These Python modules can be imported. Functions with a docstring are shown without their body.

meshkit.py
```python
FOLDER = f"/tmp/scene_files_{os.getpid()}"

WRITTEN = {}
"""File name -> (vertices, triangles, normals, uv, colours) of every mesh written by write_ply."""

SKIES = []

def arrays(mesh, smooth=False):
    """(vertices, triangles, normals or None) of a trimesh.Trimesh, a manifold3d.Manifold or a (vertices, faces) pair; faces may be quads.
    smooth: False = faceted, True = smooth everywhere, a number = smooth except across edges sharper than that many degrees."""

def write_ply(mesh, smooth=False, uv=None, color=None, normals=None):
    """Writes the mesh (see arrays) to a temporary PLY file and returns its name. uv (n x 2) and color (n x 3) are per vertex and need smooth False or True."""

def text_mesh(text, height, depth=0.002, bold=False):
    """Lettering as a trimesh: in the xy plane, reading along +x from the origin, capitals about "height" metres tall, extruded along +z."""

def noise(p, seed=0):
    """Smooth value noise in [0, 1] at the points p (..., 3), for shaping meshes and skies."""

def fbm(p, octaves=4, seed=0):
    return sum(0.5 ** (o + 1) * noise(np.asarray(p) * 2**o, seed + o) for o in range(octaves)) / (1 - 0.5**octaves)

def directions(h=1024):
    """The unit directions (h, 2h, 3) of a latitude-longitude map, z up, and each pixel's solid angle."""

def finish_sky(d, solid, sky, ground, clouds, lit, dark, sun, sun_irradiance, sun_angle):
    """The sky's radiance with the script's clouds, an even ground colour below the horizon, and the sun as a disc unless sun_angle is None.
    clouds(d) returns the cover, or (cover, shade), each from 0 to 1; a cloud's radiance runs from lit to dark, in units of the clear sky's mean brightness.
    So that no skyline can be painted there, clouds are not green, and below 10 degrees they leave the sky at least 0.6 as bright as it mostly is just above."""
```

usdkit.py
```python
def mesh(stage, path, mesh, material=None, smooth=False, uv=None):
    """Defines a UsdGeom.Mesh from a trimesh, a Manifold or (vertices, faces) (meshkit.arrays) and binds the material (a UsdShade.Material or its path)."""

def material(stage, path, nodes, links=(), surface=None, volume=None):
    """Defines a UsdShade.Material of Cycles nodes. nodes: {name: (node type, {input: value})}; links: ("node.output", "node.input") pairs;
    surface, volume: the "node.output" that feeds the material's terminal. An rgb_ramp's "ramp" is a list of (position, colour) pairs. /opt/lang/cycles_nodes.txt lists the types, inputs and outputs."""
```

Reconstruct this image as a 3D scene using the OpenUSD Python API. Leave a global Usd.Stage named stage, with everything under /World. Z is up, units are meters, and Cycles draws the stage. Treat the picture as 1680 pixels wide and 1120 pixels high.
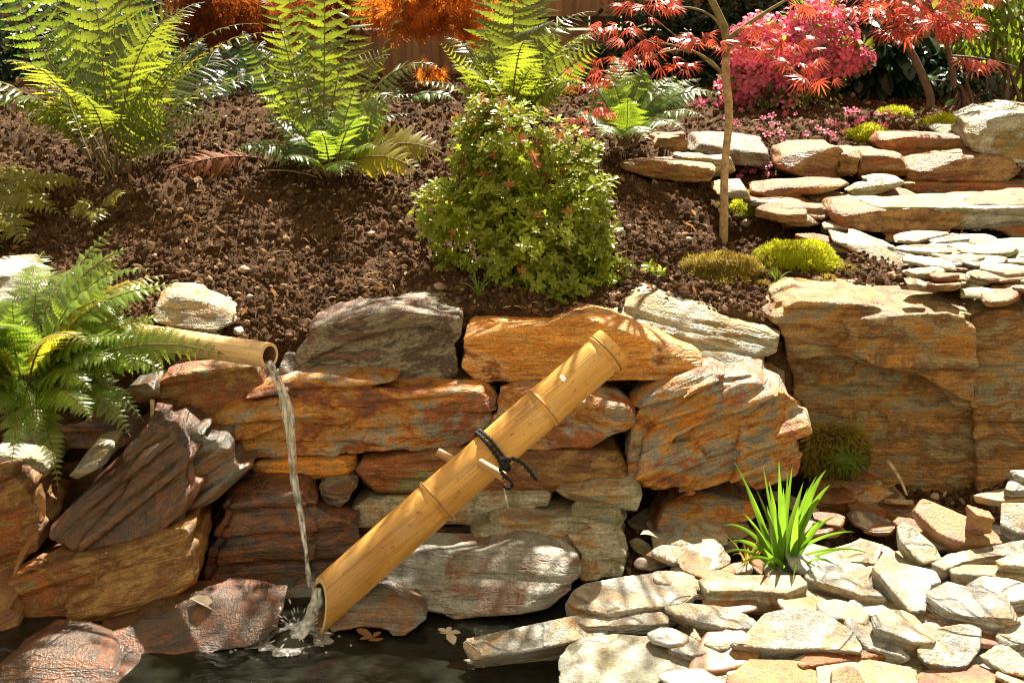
import math, random
import numpy as np, trimesh
from scipy.interpolate import RBFInterpolator
from scipy.spatial import cKDTree
from pxr import Usd, UsdGeom, UsdLux, UsdShade, Gf, Sdf, Vt
import usdkit, meshkit
from meshkit import noise, fbm

stage = Usd.Stage.CreateInMemory()
UsdGeom.SetStageUpAxis(stage, 'Z'); UsdGeom.SetStageMetersPerUnit(stage, 1.0)
UsdGeom.Xform.Define(stage, '/World'); UsdGeom.Scope.Define(stage, '/World/Looks')
RNG = np.random.default_rng(7); random.seed(7)

# ------------------------------------------------------------------ camera, sky, sun
CAM_H, PITCH, FPX = 1.15, math.radians(18.0), 2308.0
SUN_EL, SUN_AZ = math.radians(55.0), math.radians(14.0)      # azimuth from +y towards +x
SUN_I, SKY_S, EXPOSURE = 1.25, 0.05, 2.15
cam = UsdGeom.Camera.Define(stage, '/World/camera')
cam.CreateHorizontalApertureAttr(36.0); cam.CreateVerticalApertureAttr(24.0)
cam.CreateFocalLengthAttr(36.0 * FPX / 1680.0)
cam.CreateFStopAttr(11.0); cam.CreateFocusDistanceAttr(2.45)
cam.CreateClippingRangeAttr(Gf.Vec2f(0.05, 500)); cam.CreateExposureAttr(EXPOSURE)
cam.AddTranslateOp().Set(Gf.Vec3d(0, 0, CAM_H)); cam.AddRotateXOp().Set(90.0 - math.degrees(PITCH))

sky = UsdLux.DomeLight.Define(stage, '/World/sky')
sky.GetPrim().SetCustomDataByKey('kind', 'structure')
sky_mat = usdkit.material(stage, '/World/Looks/sky_look', {
    'sky': ('sky_texture', {'sky_type': 'single_scattering', 'sun_disc': False, 'sun_elevation': SUN_EL, 'sun_rotation': SUN_AZ,
                            'altitude': 100.0, 'air_density': 1.0, 'aerosol_density': 1.6, 'ozone_density': 0.6}),
    'co': ('texture_coordinate', {}),
    'n': ('noise_texture', {'scale': 2.6, 'detail': 5.0, 'roughness': 0.6}),
    'r': ('map_range', {'from_min': 0.26, 'from_max': 0.48, 'clamp': True}),
    'm': ('mix_color', {'b': (4.9, 3.95, 2.4), 'use_clamp': False}),
    'bg': ('background_shader', {'strength': SKY_S})},
    [('co.generated', 'n.vector'), ('n.fac', 'r.value'), ('r.result', 'm.fac'), ('sky.color', 'm.a'), ('m.result', 'bg.color')], surface='bg.background')
UsdShade.MaterialBindingAPI.Apply(sky.GetPrim()).Bind(sky_mat)

sun = UsdLux.DistantLight.Define(stage, '/World/sun')
sun.CreateIntensityAttr(SUN_I); sun.CreateAngleAttr(0.5); sun.CreateNormalizeAttr(True); sun.CreateColorAttr(Gf.Vec3f(1.0, 0.90, 0.73))
SUN_DIR = np.array([math.sin(SUN_AZ) * math.cos(SUN_EL), math.cos(SUN_AZ) * math.cos(SUN_EL), math.sin(SUN_EL)])
sun.AddTransformOp().Set(Gf.Matrix4d(Gf.Rotation(Gf.Vec3d(0, 0, 1), Gf.Vec3d(*map(float, SUN_DIR))), Gf.Vec3d(0, 0, 0)))

# ------------------------------------------------------------------ measuring: a sight line of the photograph meets a real surface
EYE = np.array([0, 0, CAM_H]); FW = np.array([0, math.cos(PITCH), -math.sin(PITCH)]); UPV = np.array([0, math.sin(PITCH), math.cos(PITCH)])
def ray(u, v): return FW + np.array([1.0, 0, 0]) * ((u - 840) / FPX) - UPV * ((v - 560) / FPX)
def at_y(u, v, y):
    r = ray(u, v); return EYE + r * (y / r[1])
def at_z(u, v, z):
    r = ray(u, v); return EYE + r * ((z - CAM_H) / r[2])
def on_plane(u, v, p, n):
    r = ray(u, v); return EYE + r * (np.dot(p - EYE, n) / np.dot(r, n))

# ------------------------------------------------------------------ scene tree helpers
used = {}
def path_for(name, parent='/World'):
    parent = str(parent.GetPath()) if hasattr(parent, 'GetPath') else parent
    k = used.get((parent, name), -1) + 1; used[(parent, name)] = k
    return f'{parent}/{name}' + (f'_{k:03d}' if k else '')
def tag(o, label=None, cat=None, group=None, kind=None):
    p = o.GetPrim() if hasattr(o, 'GetPrim') else o
    for k, v in (('label', label), ('category', cat), ('group', group), ('kind', kind)):
        if v: p.SetCustomDataByKey(k, v)
    return p
def obj(name, m, mat, parent='/World', smooth=True):
    return usdkit.mesh(stage, path_for(name, parent), m, mat, smooth).GetPrim()
def thing(name, label, cat, group=None, loc=(0, 0, 0)):
    x = UsdGeom.Xform.Define(stage, path_for(name)); x.AddTranslateOp().Set(Gf.Vec3d(*map(float, loc)))
    return tag(x, label, cat, group)
def vec_primvar(prim, name, arr):
    UsdGeom.PrimvarsAPI(prim).CreatePrimvar(name, Sdf.ValueTypeNames.Float3Array, 'vertex').Set(Vt.Vec3fArray.FromNumpy(np.ascontiguousarray(arr, np.float32)))
class MB:
    """collects triangles of one mesh"""
    def __init__(s): s.v = []; s.f = []; s.n = 0
    def add(s, v, f):
        v = np.asarray(v, float); f = np.asarray(f, int)
        if f.shape[1] == 4: f = np.vstack([f[:, [0, 1, 2]], f[:, [0, 2, 3]]])
        s.v.append(v); s.f.append(f + s.n); s.n += len(v); return s
    def tube(s, pts, radii, sides=6, cap=True):
        pts = np.asarray(pts, float); radii = np.broadcast_to(np.asarray(radii, float), (len(pts),))
        t = np.gradient(pts, axis=0); t /= np.maximum(np.linalg.norm(t, axis=1, keepdims=True), 1e-9)
        ref = np.array([0.13, 0.31, 0.94]) if abs(t[0][2]) < 0.9 else np.array([0.97, 0.2, 0.1])
        a = np.cross(t, ref); a /= np.linalg.norm(a, axis=1, keepdims=True); b = np.cross(t, a)
        th = np.arange(sides) * 2 * np.pi / sides
        ring = pts[:, None] + radii[:, None, None] * (np.cos(th)[None, :, None] * a[:, None] + np.sin(th)[None, :, None] * b[:, None])
        n = len(pts); i = np.arange(n - 1)[:, None] * sides; j = np.arange(sides)[None]; k = (j + 1) % sides
        q = np.stack([i + j, i + sides + j, i + sides + k, i + k], -1).reshape(-1, 4)
        v = ring.reshape(-1, 3)
        f = np.vstack([q[:, [0, 2, 1]], q[:, [0, 3, 2]]])
        if cap:
            v = np.vstack([v, pts[0], pts[-1]]); c0, c1 = n * sides, n * sides + 1; jj = np.arange(sides); kk = (jj + 1) % sides
            f = np.vstack([f, np.stack([np.full(sides, c0), jj, kk], 1)[:, [0, 2, 1]], np.stack([np.full(sides, c1), (n - 1) * sides + jj, (n - 1) * sides + kk], 1)])
        return s.add(v, f)
    def mesh(s): return (np.vstack(s.v), np.vstack(s.f))
def bez(p0, p1, p2, n):
    t = np.linspace(0, 1, n)[:, None]; return (1 - t) ** 2 * np.asarray(p0) + 2 * t * (1 - t) * np.asarray(p1) + t * t * np.asarray(p2)
def spline(pts, n):
    from scipy.interpolate import CubicSpline
    pts = np.asarray(pts, float); d = np.r_[0, np.cumsum(np.linalg.norm(np.diff(pts, axis=0), axis=1))]
    return CubicSpline(d, pts)(np.linspace(0, d[-1], n)) if len(pts) > 2 else np.linspace(pts[0], pts[1], n)
def unit(a):
    a = np.asarray(a, float); return a / np.maximum(np.linalg.norm(a, axis=-1, keepdims=True), 1e-12)

# ------------------------------------------------------------------ materials
def slate(name, cols, streak=(0.68, 1.2), rough=(0.36, 0.62), bump=0.6, patch=1.0, stain=None, stain_at=(0.55, 0.68), grain=1.0, coat=0.0, crack=.72):
    """layered slate: colours change in patches, streaks run along the bedding (attribute bed: along, across the layers, deep)"""
    stops = list(zip(np.linspace(0.35, 0.65, len(cols)), cols))
    nodes = {
        'at': ('attribute', {'attribute': 'bed'}),
        'm1': ('mapping', {'scale': (6 * patch, 11 * patch, 6 * patch)}), 'n1': ('noise_texture', {'scale': 1.0, 'detail': 5.0, 'roughness': 0.72, 'distortion': .45}), 'r1': ('rgb_ramp', {'ramp': stops}),
        'm2': ('mapping', {'scale': (14 * grain, 130 * grain, 14 * grain)}), 'n2': ('noise_texture', {'scale': 1.0, 'detail': 4.0, 'roughness': 0.7, 'distortion': 0.3}),
        'r2': ('map_range', {'from_min': 0.32, 'from_max': 0.68, 'to_min': streak[0], 'to_max': streak[1], 'clamp': True}),
        'n3': ('noise_texture', {'scale': 210.0, 'detail': 3.0, 'roughness': 0.7}), 'r3': ('map_range', {'from_min': 0.3, 'from_max': 0.7, 'to_min': 0.62, 'to_max': 1.3, 'clamp': True}),
        'mm': ('math', {'math_type': 'multiply'}), 'mc': ('mix_color', {'blend_type': 'multiply', 'fac': 1.0, 'use_clamp': False}), 'gr': ('combine_color', {}),
        'hb': ('math', {'math_type': 'multiply_add', 'value2': 0.5}),
        'bp': ('bump', {'strength': bump, 'distance': 0.007}),
        'rr': ('map_range', {'from_min': 0.3, 'from_max': 0.7, 'to_min': rough[0], 'to_max': rough[1], 'clamp': True}),
        'p': ('principled_bsdf', {'specular_ior_level': 0.5, 'coat_weight': coat, 'coat_roughness': 0.12})}
    links = [('at.vector', 'm1.vector'), ('m1.vector', 'n1.vector'), ('n1.fac', 'r1.fac'), ('at.vector', 'm2.vector'), ('m2.vector', 'n2.vector'), ('n2.fac', 'r2.value'),
             ('at.vector', 'n3.vector'), ('n3.fac', 'r3.value'), ('r2.result', 'mm.value1'), ('r3.result', 'mm.value2'), ('mm.value', 'gr.r'), ('mm.value', 'gr.g'), ('mm.value', 'gr.b'),
             ('gr.color', 'mc.b'), ('n2.fac', 'hb.value1'), ('n3.fac', 'hb.value3'), ('hb.value', 'bp.height'), ('bp.normal', 'p.normal'), ('n1.fac', 'rr.value'), ('rr.result', 'p.roughness'), ('mc.result', 'p.base_color')]
    nodes.update({'m5': ('mapping', {'scale': (5 * grain, 36 * grain, 5 * grain), 'location': (1.3, 8.1, 4.4)}), 'n5': ('noise_texture', {'scale': 1.0, 'detail': 3.0, 'roughness': .55, 'distortion': .5}), 's5': ('math', {'math_type': 'subtract', 'value2': .5}), 'a5': ('math', {'math_type': 'absolute'}),
                  'c5': ('map_range', {'from_min': .004, 'from_max': .02, 'to_min': 0.0, 'to_max': 1.0, 'clamp': True}), 'd5': ('map_range', {'from_min': .0, 'from_max': 1.0, 'to_min': crack, 'to_max': 1.0}), 'm6': ('math', {'math_type': 'multiply'}), 'h5': ('math', {'math_type': 'multiply_add', 'value2': 1.6 * (1 - crack) + .02})})
    links += [('at.vector', 'm5.vector'), ('m5.vector', 'n5.vector'), ('n5.fac', 's5.value1'), ('s5.value', 'a5.value1'), ('a5.value', 'c5.value'), ('c5.result', 'd5.value'), ('mm.value', 'm6.value1'), ('d5.result', 'm6.value2'), ('c5.result', 'h5.value1'), ('hb.value', 'h5.value3')]
    links = [l for l in links if l not in (('mm.value', 'gr.r'), ('mm.value', 'gr.g'), ('mm.value', 'gr.b'), ('hb.value', 'bp.height'))] + [('m6.value', 'gr.r'), ('m6.value', 'gr.g'), ('m6.value', 'gr.b'), ('h5.value', 'bp.height')]
    src = 'r1.color'
    if stain:
        nodes.update({'m4': ('mapping', {'scale': (9, 13, 9), 'location': (3.1, 1.7, 9.2)}), 'n4': ('noise_texture', {'scale': 1.0, 'detail': 6.0, 'roughness': 0.7, 'distortion': 1.0}),
                      'r4': ('map_range', {'from_min': stain_at[0], 'from_max': stain_at[1], 'clamp': True}), 'ms': ('mix_color', {'b': stain})})
        links += [('at.vector', 'm4.vector'), ('m4.vector', 'n4.vector'), ('n4.fac', 'r4.value'), ('r4.result', 'ms.fac'), ('r1.color', 'ms.a')]
        src = 'ms.result'
    links.append((src, 'mc.a'))
    return usdkit.material(stage, f'/World/Looks/{name}', nodes, links, surface='p.BSDF')

GREY, PALE, TAN, OCH, RUST, ORNG, BRN, PURP, DARK, OLIV = (.20, .205, .17), (.33, .31, .235), (.27, .15, .042), (.40, .18, .022), (.24, .065, .008), (.54, .19, .009), (.125, .05, .011), (.095, .05, .042), (.035, .022, .015), (.17, .155, .06)
M = {
    'rust': slate('slate_rust', [BRN, RUST, GREY, OCH, RUST, PURP], stain=ORNG),
    'grey': slate('slate_grey', [GREY, TAN, PALE, OLIV, GREY], stain=RUST, stain_at=(.6, .7)),
    'pale': slate('slate_pale', [GREY, PALE, (.38, .35, .27), TAN, PALE], stain=OCH, stain_at=(.62, .72)),
    'brown': slate('slate_brown', [BRN, TAN, BRN, RUST, OLIV], stain=OCH, stain_at=(.58, .7)),
    'orange': slate('slate_orange', [OCH, ORNG, (.52, .26, .05), ORNG, (.55, .33, .12), RUST], streak=(.6, 1.2), stain=(.12, .1, .09), stain_at=(.64, .67)),
    'purple': slate('slate_purple', [PURP, (.16, .085, .055), DARK, (.2, .17, .11), PURP, BRN], stain=OLIV, stain_at=(.6, .68)),
    'wet': slate('slate_wet', [DARK, (.09, .036, .01), (.03, .02, .015), (.15, .045, .008), (.06, .034, .028), DARK], rough=(.2, .45), bump=.6, stain=(.17, .065, .012), stain_at=(.57, .7), coat=.25),
    'wetgrey': slate('slate_wet_grey', [DARK, (.1, .1, .085), BRN, (.14, .13, .1)], rough=(.2, .4), bump=.5, stain=RUST, stain_at=(.6, .72), coat=.3),
    'ochre': slate('slate_ochre', [OCH, TAN, ORNG, OCH, BRN], stain=GREY, stain_at=(.6, .7)),
    'olive': slate('slate_olive', [OLIV, GREY, PALE, OLIV, TAN], stain=(.3, .17, .05), stain_at=(.57, .68)),
    'slate': slate('slate_silver', [(.29, .29, .265), (.40, .395, .36), (.22, .22, .2), (.31, .22, .11), (.38, .375, .34), (.25, .25, .225)], streak=(.5, 1.3), rough=(.28, .5), bump=.8, crack=.55, stain=(.34, .15, .04), stain_at=(.59, .66)),
    'greyred': slate('slate_grey_red', [(.22, .225, .2), (.3, .3, .255), (.17, .17, .15), (.26, .25, .2)], streak=(.6, 1.25), rough=(.42, .65), stain=(.19, .085, .038), stain_at=(.48, .62)),
    'sand': slate('slate_sand', [TAN, (.33, .235, .115), GREY, (.36, .22, .075), (.28, .26, .19)], stain=(.34, .14, .02), stain_at=(.58, .7)),
    'red': slate('slate_red', [(.24, .11, .075), (.2, .08, .05), TAN, (.28, .13, .1)], stain=GREY, stain_at=(.6, .7)),
    'boulder': slate('slate_boulder', [(.16, .075, .02), (.2, .185, .12), (.31, .155, .035), (.14, .06, .014), (.25, .2, .1), (.30, .13, .018)], streak=(.55, 1.3), patch=.8, grain=1.5, stain=(.40, .17, .012), stain_at=(.58, .72), crack=.9, bump=.8),
}

# ------------------------------------------------------------------ stones: a distance field, its faces cleft along the bedding, meshed by surface nets
def surface_nets(D, org, h):
    S = D < 0; nx, ny, nz = D.shape
    cs = [(a, b, c) for a in (0, 1) for b in (0, 1) for c in (0, 1)]
    cnt = sum(S[a:nx - 1 + a, b:ny - 1 + b, c:nz - 1 + c].astype(np.int8) for a, b, c in cs)
    idx = np.argwhere((cnt > 0) & (cnt < 8)); ids = -np.ones((nx - 1, ny - 1, nz - 1), np.int64); ids[tuple(idx.T)] = np.arange(len(idx))
    acc = np.zeros((len(idx), 3)); num = np.zeros(len(idx))
    for A in cs:
        for ax in range(3):
            if A[ax]: continue
            B = list(A); B[ax] = 1
            da = D[tuple((idx + A).T)]; db = D[tuple((idx + B).T)]; m = (da < 0) != (db < 0)
            t = np.where(m, da / np.where(m, da - db, 1), 0); p = np.repeat(np.array([A], float), len(idx), 0); p[:, ax] = t
            acc[m] += p[m]; num += m
    V = org + (idx + acc / num[:, None]) * h; F = []
    for ax in range(3):
        o = [0, 1, 2]; o.remove(ax); u, w = o
        sl0 = [slice(None)] * 3; sl1 = [slice(None)] * 3; sl0[ax] = slice(0, -1); sl1[ax] = slice(1, None)
        a, b = S[tuple(sl0)], S[tuple(sl1)]; e = np.argwhere(a != b)
        e = e[(e[:, u] > 0) & (e[:, w] > 0) & (e[:, u] < D.shape[u] - 1) & (e[:, w] < D.shape[w] - 1)]
        if not len(e): continue
        q = []
        for du, dw in ((-1, -1), (0, -1), (0, 0), (-1, 0)):
            k = e.copy(); k[:, u] += du; k[:, w] += dw; q.append(ids[tuple(k.T)])
        q = np.stack(q, 1); flip = a[tuple(e.T)]
        if ax == 1: flip = ~flip
        q[~flip] = q[~flip][:, ::-1]; F.append(q)
    return V, np.vstack(F)
def poly_sdf(P, poly):
    d = np.full(len(P), 1e9); s = np.ones(len(P))
    for i in range(len(poly)):
        a, b = poly[i], poly[i - 1]; e = b - a; w = P - a
        t = np.clip(w @ e / (e @ e + 1e-12), 0, 1); q = w - t[:, None] * e; d = np.minimum(d, (q * q).sum(1))
        c1, c2, c3 = P[:, 1] >= a[1], P[:, 1] < b[1], e[0] * w[:, 1] > e[1] * w[:, 0]
        s = np.where((c1 & c2 & c3) | (~c1 & ~c2 & ~c3), -s, s)
    return s * np.sqrt(d)
def smax(a, b, k):
    h = np.clip(0.5 - 0.5 * (a - b) / k, 0, 1); return a * (1 - h) + b * h + k * h * (1 - h)
def smin(a, b, k): return -smax(-a, -b, k)

def make_stone(poly3, O, e1, e2, dv, depth, bed, seed, h, rough=1.0, taper=0.15, rnd=0.006, ledges=(), slab=False):
    """poly3: outline points on the plane (O, e1, e2); the body goes along dv by depth. Returns vertices, faces, bed coordinates."""
    ab = np.stack([(poly3 - O) @ e1, (poly3 - O) @ e2], 1)
    mg = 0.018 + 0.012 * rough + max([o for _, o in ledges], default=0); lo = np.r_[ab.min(0) - mg, -mg]; hi = np.r_[ab.max(0) + mg, depth + mg]
    n = np.maximum(((hi - lo) / h).astype(int) + 2, 6)
    A, B, C = (lo[i] + h * np.arange(n[i]) for i in range(3))
    gab = np.stack(np.meshgrid(A, B, indexing='ij'), -1).reshape(-1, 2)
    d2 = poly_sdf(gab, ab).reshape(n[0], n[1], 1)
    wob = (noise(np.c_[gab * 22, np.full(len(gab), seed * 3.3)], seed) - .5 + (.9 if slab else .35) * (noise(np.c_[gab * 75, np.full(len(gab), seed * 1.3)], seed + 5) - .5)).reshape(n[0], n[1], 1) * 0.007 * rough * (.5 if slab else 1) - (.0035 if slab else .002)
    c = C[None, None, :]
    d = smax(smax(d2 + wob + taper * np.maximum(c, 0), -c + 0 * d2, rnd), c - depth + 0 * d2, rnd)
    for lp, off in ledges:                                   # a layer standing proud of the face
        lab = np.stack([(lp - O) @ e1, (lp - O) @ e2], 1)
        l2 = poly_sdf(gab, lab).reshape(n[0], n[1], 1) + wob * 0.7
        d = smin(d, smax(smax(l2, -c - off, 0.004), c - depth * .5, .004), 0.003)
    band = np.abs(d) < 0.03
    ii = np.argwhere(band); p = lo + ii * h
    cb, sb = math.cos(bed), math.sin(bed)
    if slab: s = p[:, 2] + p[:, 0] * math.tan(bed) * .3; along = p[:, 0]; other = p[:, 1]
    else: s = p[:, 1] * cb - p[:, 0] * sb; along = p[:, 0] * cb + p[:, 1] * sb; other = p[:, 2]
    sd = seed * 7.13
    sw = s + 0.010 * (noise(np.c_[along * 9, s * 9, other * 9] + sd, seed) - .5)
    lay = noise(np.c_[along * 5 + sd, sw / 0.016, other * 5], seed + 1); lay = np.clip((lay - .36) / .28, 0, 1)
    lay2 = noise(np.c_[along * 14 + sd, sw / 0.0065, other * 14], seed + 2)
    low = noise(np.c_[along * 8, sw * 10, other * 8] + sd, seed + 3)
    mid = noise(np.c_[along * 34, sw * 60, other * 34] + sd, seed + 4)
    side = np.clip(1 - np.abs(p[:, 2] if slab else np.zeros(len(p))) / .02, 0, 1) if slab else 0
    amp = rough * (1.35 - 1.0 * side) * min(1, depth / .03) if slab else rough
    face = 0 if slab else np.clip(1 - np.abs(p[:, 2]) / .03, 0, 1)           # cleft faces lie flat, broken sides are stepped
    d[tuple(ii.T)] += amp * (0.012 * (1 - .62 * face) * (lay - .5) + 0.004 * (1 - .4 * face) * (lay2 - .5) + 0.008 * (low - .5) + 0.003 * (mid - .5))
    r = np.random.default_rng(seed)
    ins = d[tuple(ii.T)] < 0
    for _ in range(7 if rough > .3 else 0):                    # broken corners, a few millimetres deep
        nn = unit(r.normal(size=3) * ([1, .8, .7] if slab else [.8, .8, .7])); nn[2] = nn[2] if slab else -abs(nn[2])
        k = p @ nn
        if ins.any(): d[tuple(ii.T)] = smax(d[tuple(ii.T)], k - (k[ins].max() - r.uniform(.004, .016) * min(1, depth / .035)), .001)
    V, F = surface_nets(d, lo, h)
    if slab: bedc = np.stack([V[:, 0], V[:, 2] + V[:, 0] * math.tan(bed) * .3, V[:, 1]], 1)
    else: bedc = np.stack([V[:, 0] * cb + V[:, 1] * sb, V[:, 1] * cb - V[:, 0] * sb, V[:, 2]], 1)
    W = O + V[:, :1] * e1 + V[:, 1:2] * e2 + V[:, 2:3] * dv
    if np.dot(np.cross(e1, e2), dv) < 0: F = F[:, ::-1]
    return W, F, bedc + sd
stone_seed = [10]
def put_stone(name, label, cat, W, F, bedc, mat, parent='/World', group=None):
    p = obj(name, (W, F), M[mat] if isinstance(mat, str) else mat, parent)
    vec_primvar(p, 'bed', bedc)
    if label: tag(p, label, cat, group)
    return p
def yface(v): return float(np.interp(v, [480, 530, 600, 700, 800, 900, 1000, 1060], [2.46, 2.42, 2.38, 2.33, 2.27, 2.20, 2.12, 2.06]))
def front_stone(name, label, cat, mat, px, y=None, depth=0.16, lean=8, yaw=0, bed=0, slope=0.0, h=0.004, rough=1.0, ledges=(), taper=0.06, rnd=.0016, group=None):
    stone_seed[0] += 1; px = np.asarray(px, float); cu, cv = px.mean(0)
    y = yface(cv) if y is None else y; O = at_y(cu, cv, y)
    la, ya = math.radians(lean), math.radians(yaw)
    n = np.array([math.sin(ya) * math.cos(la), -math.cos(ya) * math.cos(la), math.sin(la)])
    e1 = unit(np.cross(n, [0, 0, 1])) * -1; e1 = e1 if e1[0] > 0 else -e1
    e2 = np.cross(n, e1); e2 = e2 if e2[2] > 0 else -e2
    P3 = np.array([on_plane(u, v, O, n) for u, v in px])
    dv = unit(np.array([-math.sin(ya), math.cos(ya), slope]))
    L = [(np.array([on_plane(u, v, O, n) for u, v in q]), off) for q, off in ledges]
    W, F, b = make_stone(P3, O, e1, e2, dv, depth, math.radians(bed), stone_seed[0], h, rough, taper, rnd, L)
    return put_stone(name, label, cat, W, F, b, mat, group=group)
def top_stone(name, label, cat, mat, px, z=None, thick=0.03, tilt=(0, 0), h=0.003, rough=0.42, taper=0.3, rnd=.0009, bed=0, group=None, dv=None, dz=0.0):
    stone_seed[0] += 1; px = np.asarray(px, float); cu, cv = px.mean(0)
    O = scree_point(cu, cv, dz) if z is None else at_z(cu, cv, z)
    n = unit(np.array([tilt[0], tilt[1], 1.0])); e1 = unit(np.array([1.0, 0, -tilt[0]])); e2 = np.cross(n, e1)
    P3 = np.array([on_plane(u, v, O, n) for u, v in px])
    W, F, b = make_stone(P3, O, e1, e2, -n if dv is None else unit(np.array(dv, float)), thick, math.radians(bed), stone_seed[0], h, rough, taper, rnd, slab=True)
    return put_stone(name, label, cat, W, F, b, mat, group=group)
def scree_z(y): return 0.025 + 0.09 * (y - 1.8)
def scree_point(u, v, dz=0.0):
    r = ray(u, v); t = (0.025 - 0.09 * 1.8 + dz - CAM_H) / (r[2] - 0.09 * r[1]); return EYE + r * t

# ------------------------------------------------------------------ terrain
ctrl = [(60, 520, 2.5), (300, 560, 2.42), (450, 560, 2.45), (620, 512, 2.5), (850, 515, 2.5), (1000, 505, 2.5), (1150, 495, 2.55), (1260, 475, 2.62),
        (100, 400, 2.75), (300, 420, 2.7), (500, 420, 2.7), (620, 420, 2.7), (870, 470, 2.58), (1100, 430, 2.72), (1200, 450, 2.68), (1300, 430, 2.75), (1400, 435, 2.78),
        (100, 290, 3.05), (300, 300, 3.0), (500, 330, 2.92), (700, 330, 2.92), (900, 330, 2.92), (300, 175, 3.45), (700, 170, 3.45), (100, 170, 3.45), (500, 170, 3.45), (950, 200, 3.4),
        (1190, 385, 3.0), (1040, 310, 3.05), (1100, 285, 3.15), (1100, 235, 3.4), (1560, 455, 2.7), (1600, 405, 2.9), (1680, 450, 2.7), (1450, 325, 3.15), (1650, 325, 3.15), (1300, 330, 3.12),
        (1300, 240, 3.42), (1500, 212, 3.5), (1300, 170, 3.95), (1600, 180, 3.8), (1450, 165, 4.0), (1650, 200, 3.6), (1180, 210, 3.6)]
cp = np.array([at_y(*c) for c in ctrl])
ex = [(-2.2, 2.5, .40), (-2.2, 3.4, .63), (-2.2, 5.2, .58), (-1, 4.5, .58), (0, 4.5, .57), (1, 4.8, .55), (2.2, 5.2, .6), (2.2, 2.6, .42), (2.2, 3.6, .58), (-1, 5.6, .58), (1, 5.6, .55), (-1.6, 4.2, .62), (-.4, 4.1, .60), (0.3, 4.1, .58), (2.4, 3.1, .47), (-1.2, 2.42, .37)]
cp = np.vstack([cp, ex])
rbf = RBFInterpolator(cp[:, :2], cp[:, 2], kernel='linear', smoothing=2e-3)
def sstep(a, b, x):
    t = np.clip((x - a) / (b - a), 0, 1); return t * t * (3 - 2 * t)
def ground_z(x, y):
    x, y = np.asarray(x, float), np.asarray(y, float); sh = x.shape
    x, y = x.ravel(), y.ravel()
    xc, yc = np.clip(x, -2.2, 2.4), np.clip(y, 2.2, 5.6)
    up = rbf(np.c_[xc, yc])
    ywall = np.interp(x, [-2, -.6, -.2, .5, .62, 1.3, 3], [2.36, 2.36, 2.42, 2.46, 2.58, 2.56, 2.56])
    low = np.where(x > .1, scree_z(np.clip(y, 1.6, 2.6)) - .045, -.22); low = np.interp(x, [-.02, .12], [0, 1]) * (scree_z(np.clip(y, 1.5, 2.6)) - .04) + (1 - np.interp(x, [-.02, .12], [0, 1])) * -.22
    low = np.where(y < 1.2, low + (0.05 - low) * sstep(1.2, .9, y), low)          # near bank of the pond, behind the camera's view
    low = np.where(x < -.85, low + (.3 - low) * sstep(-.85, -1.2, x), low)
    z = low + (up - low) * sstep(-.02, .07, y - ywall)
    z = z - .045 * sstep(.40, .52, x) * sstep(2.84, 2.92, y) * sstep(3.46, 3.36, y)
    return z.reshape(sh)

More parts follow.
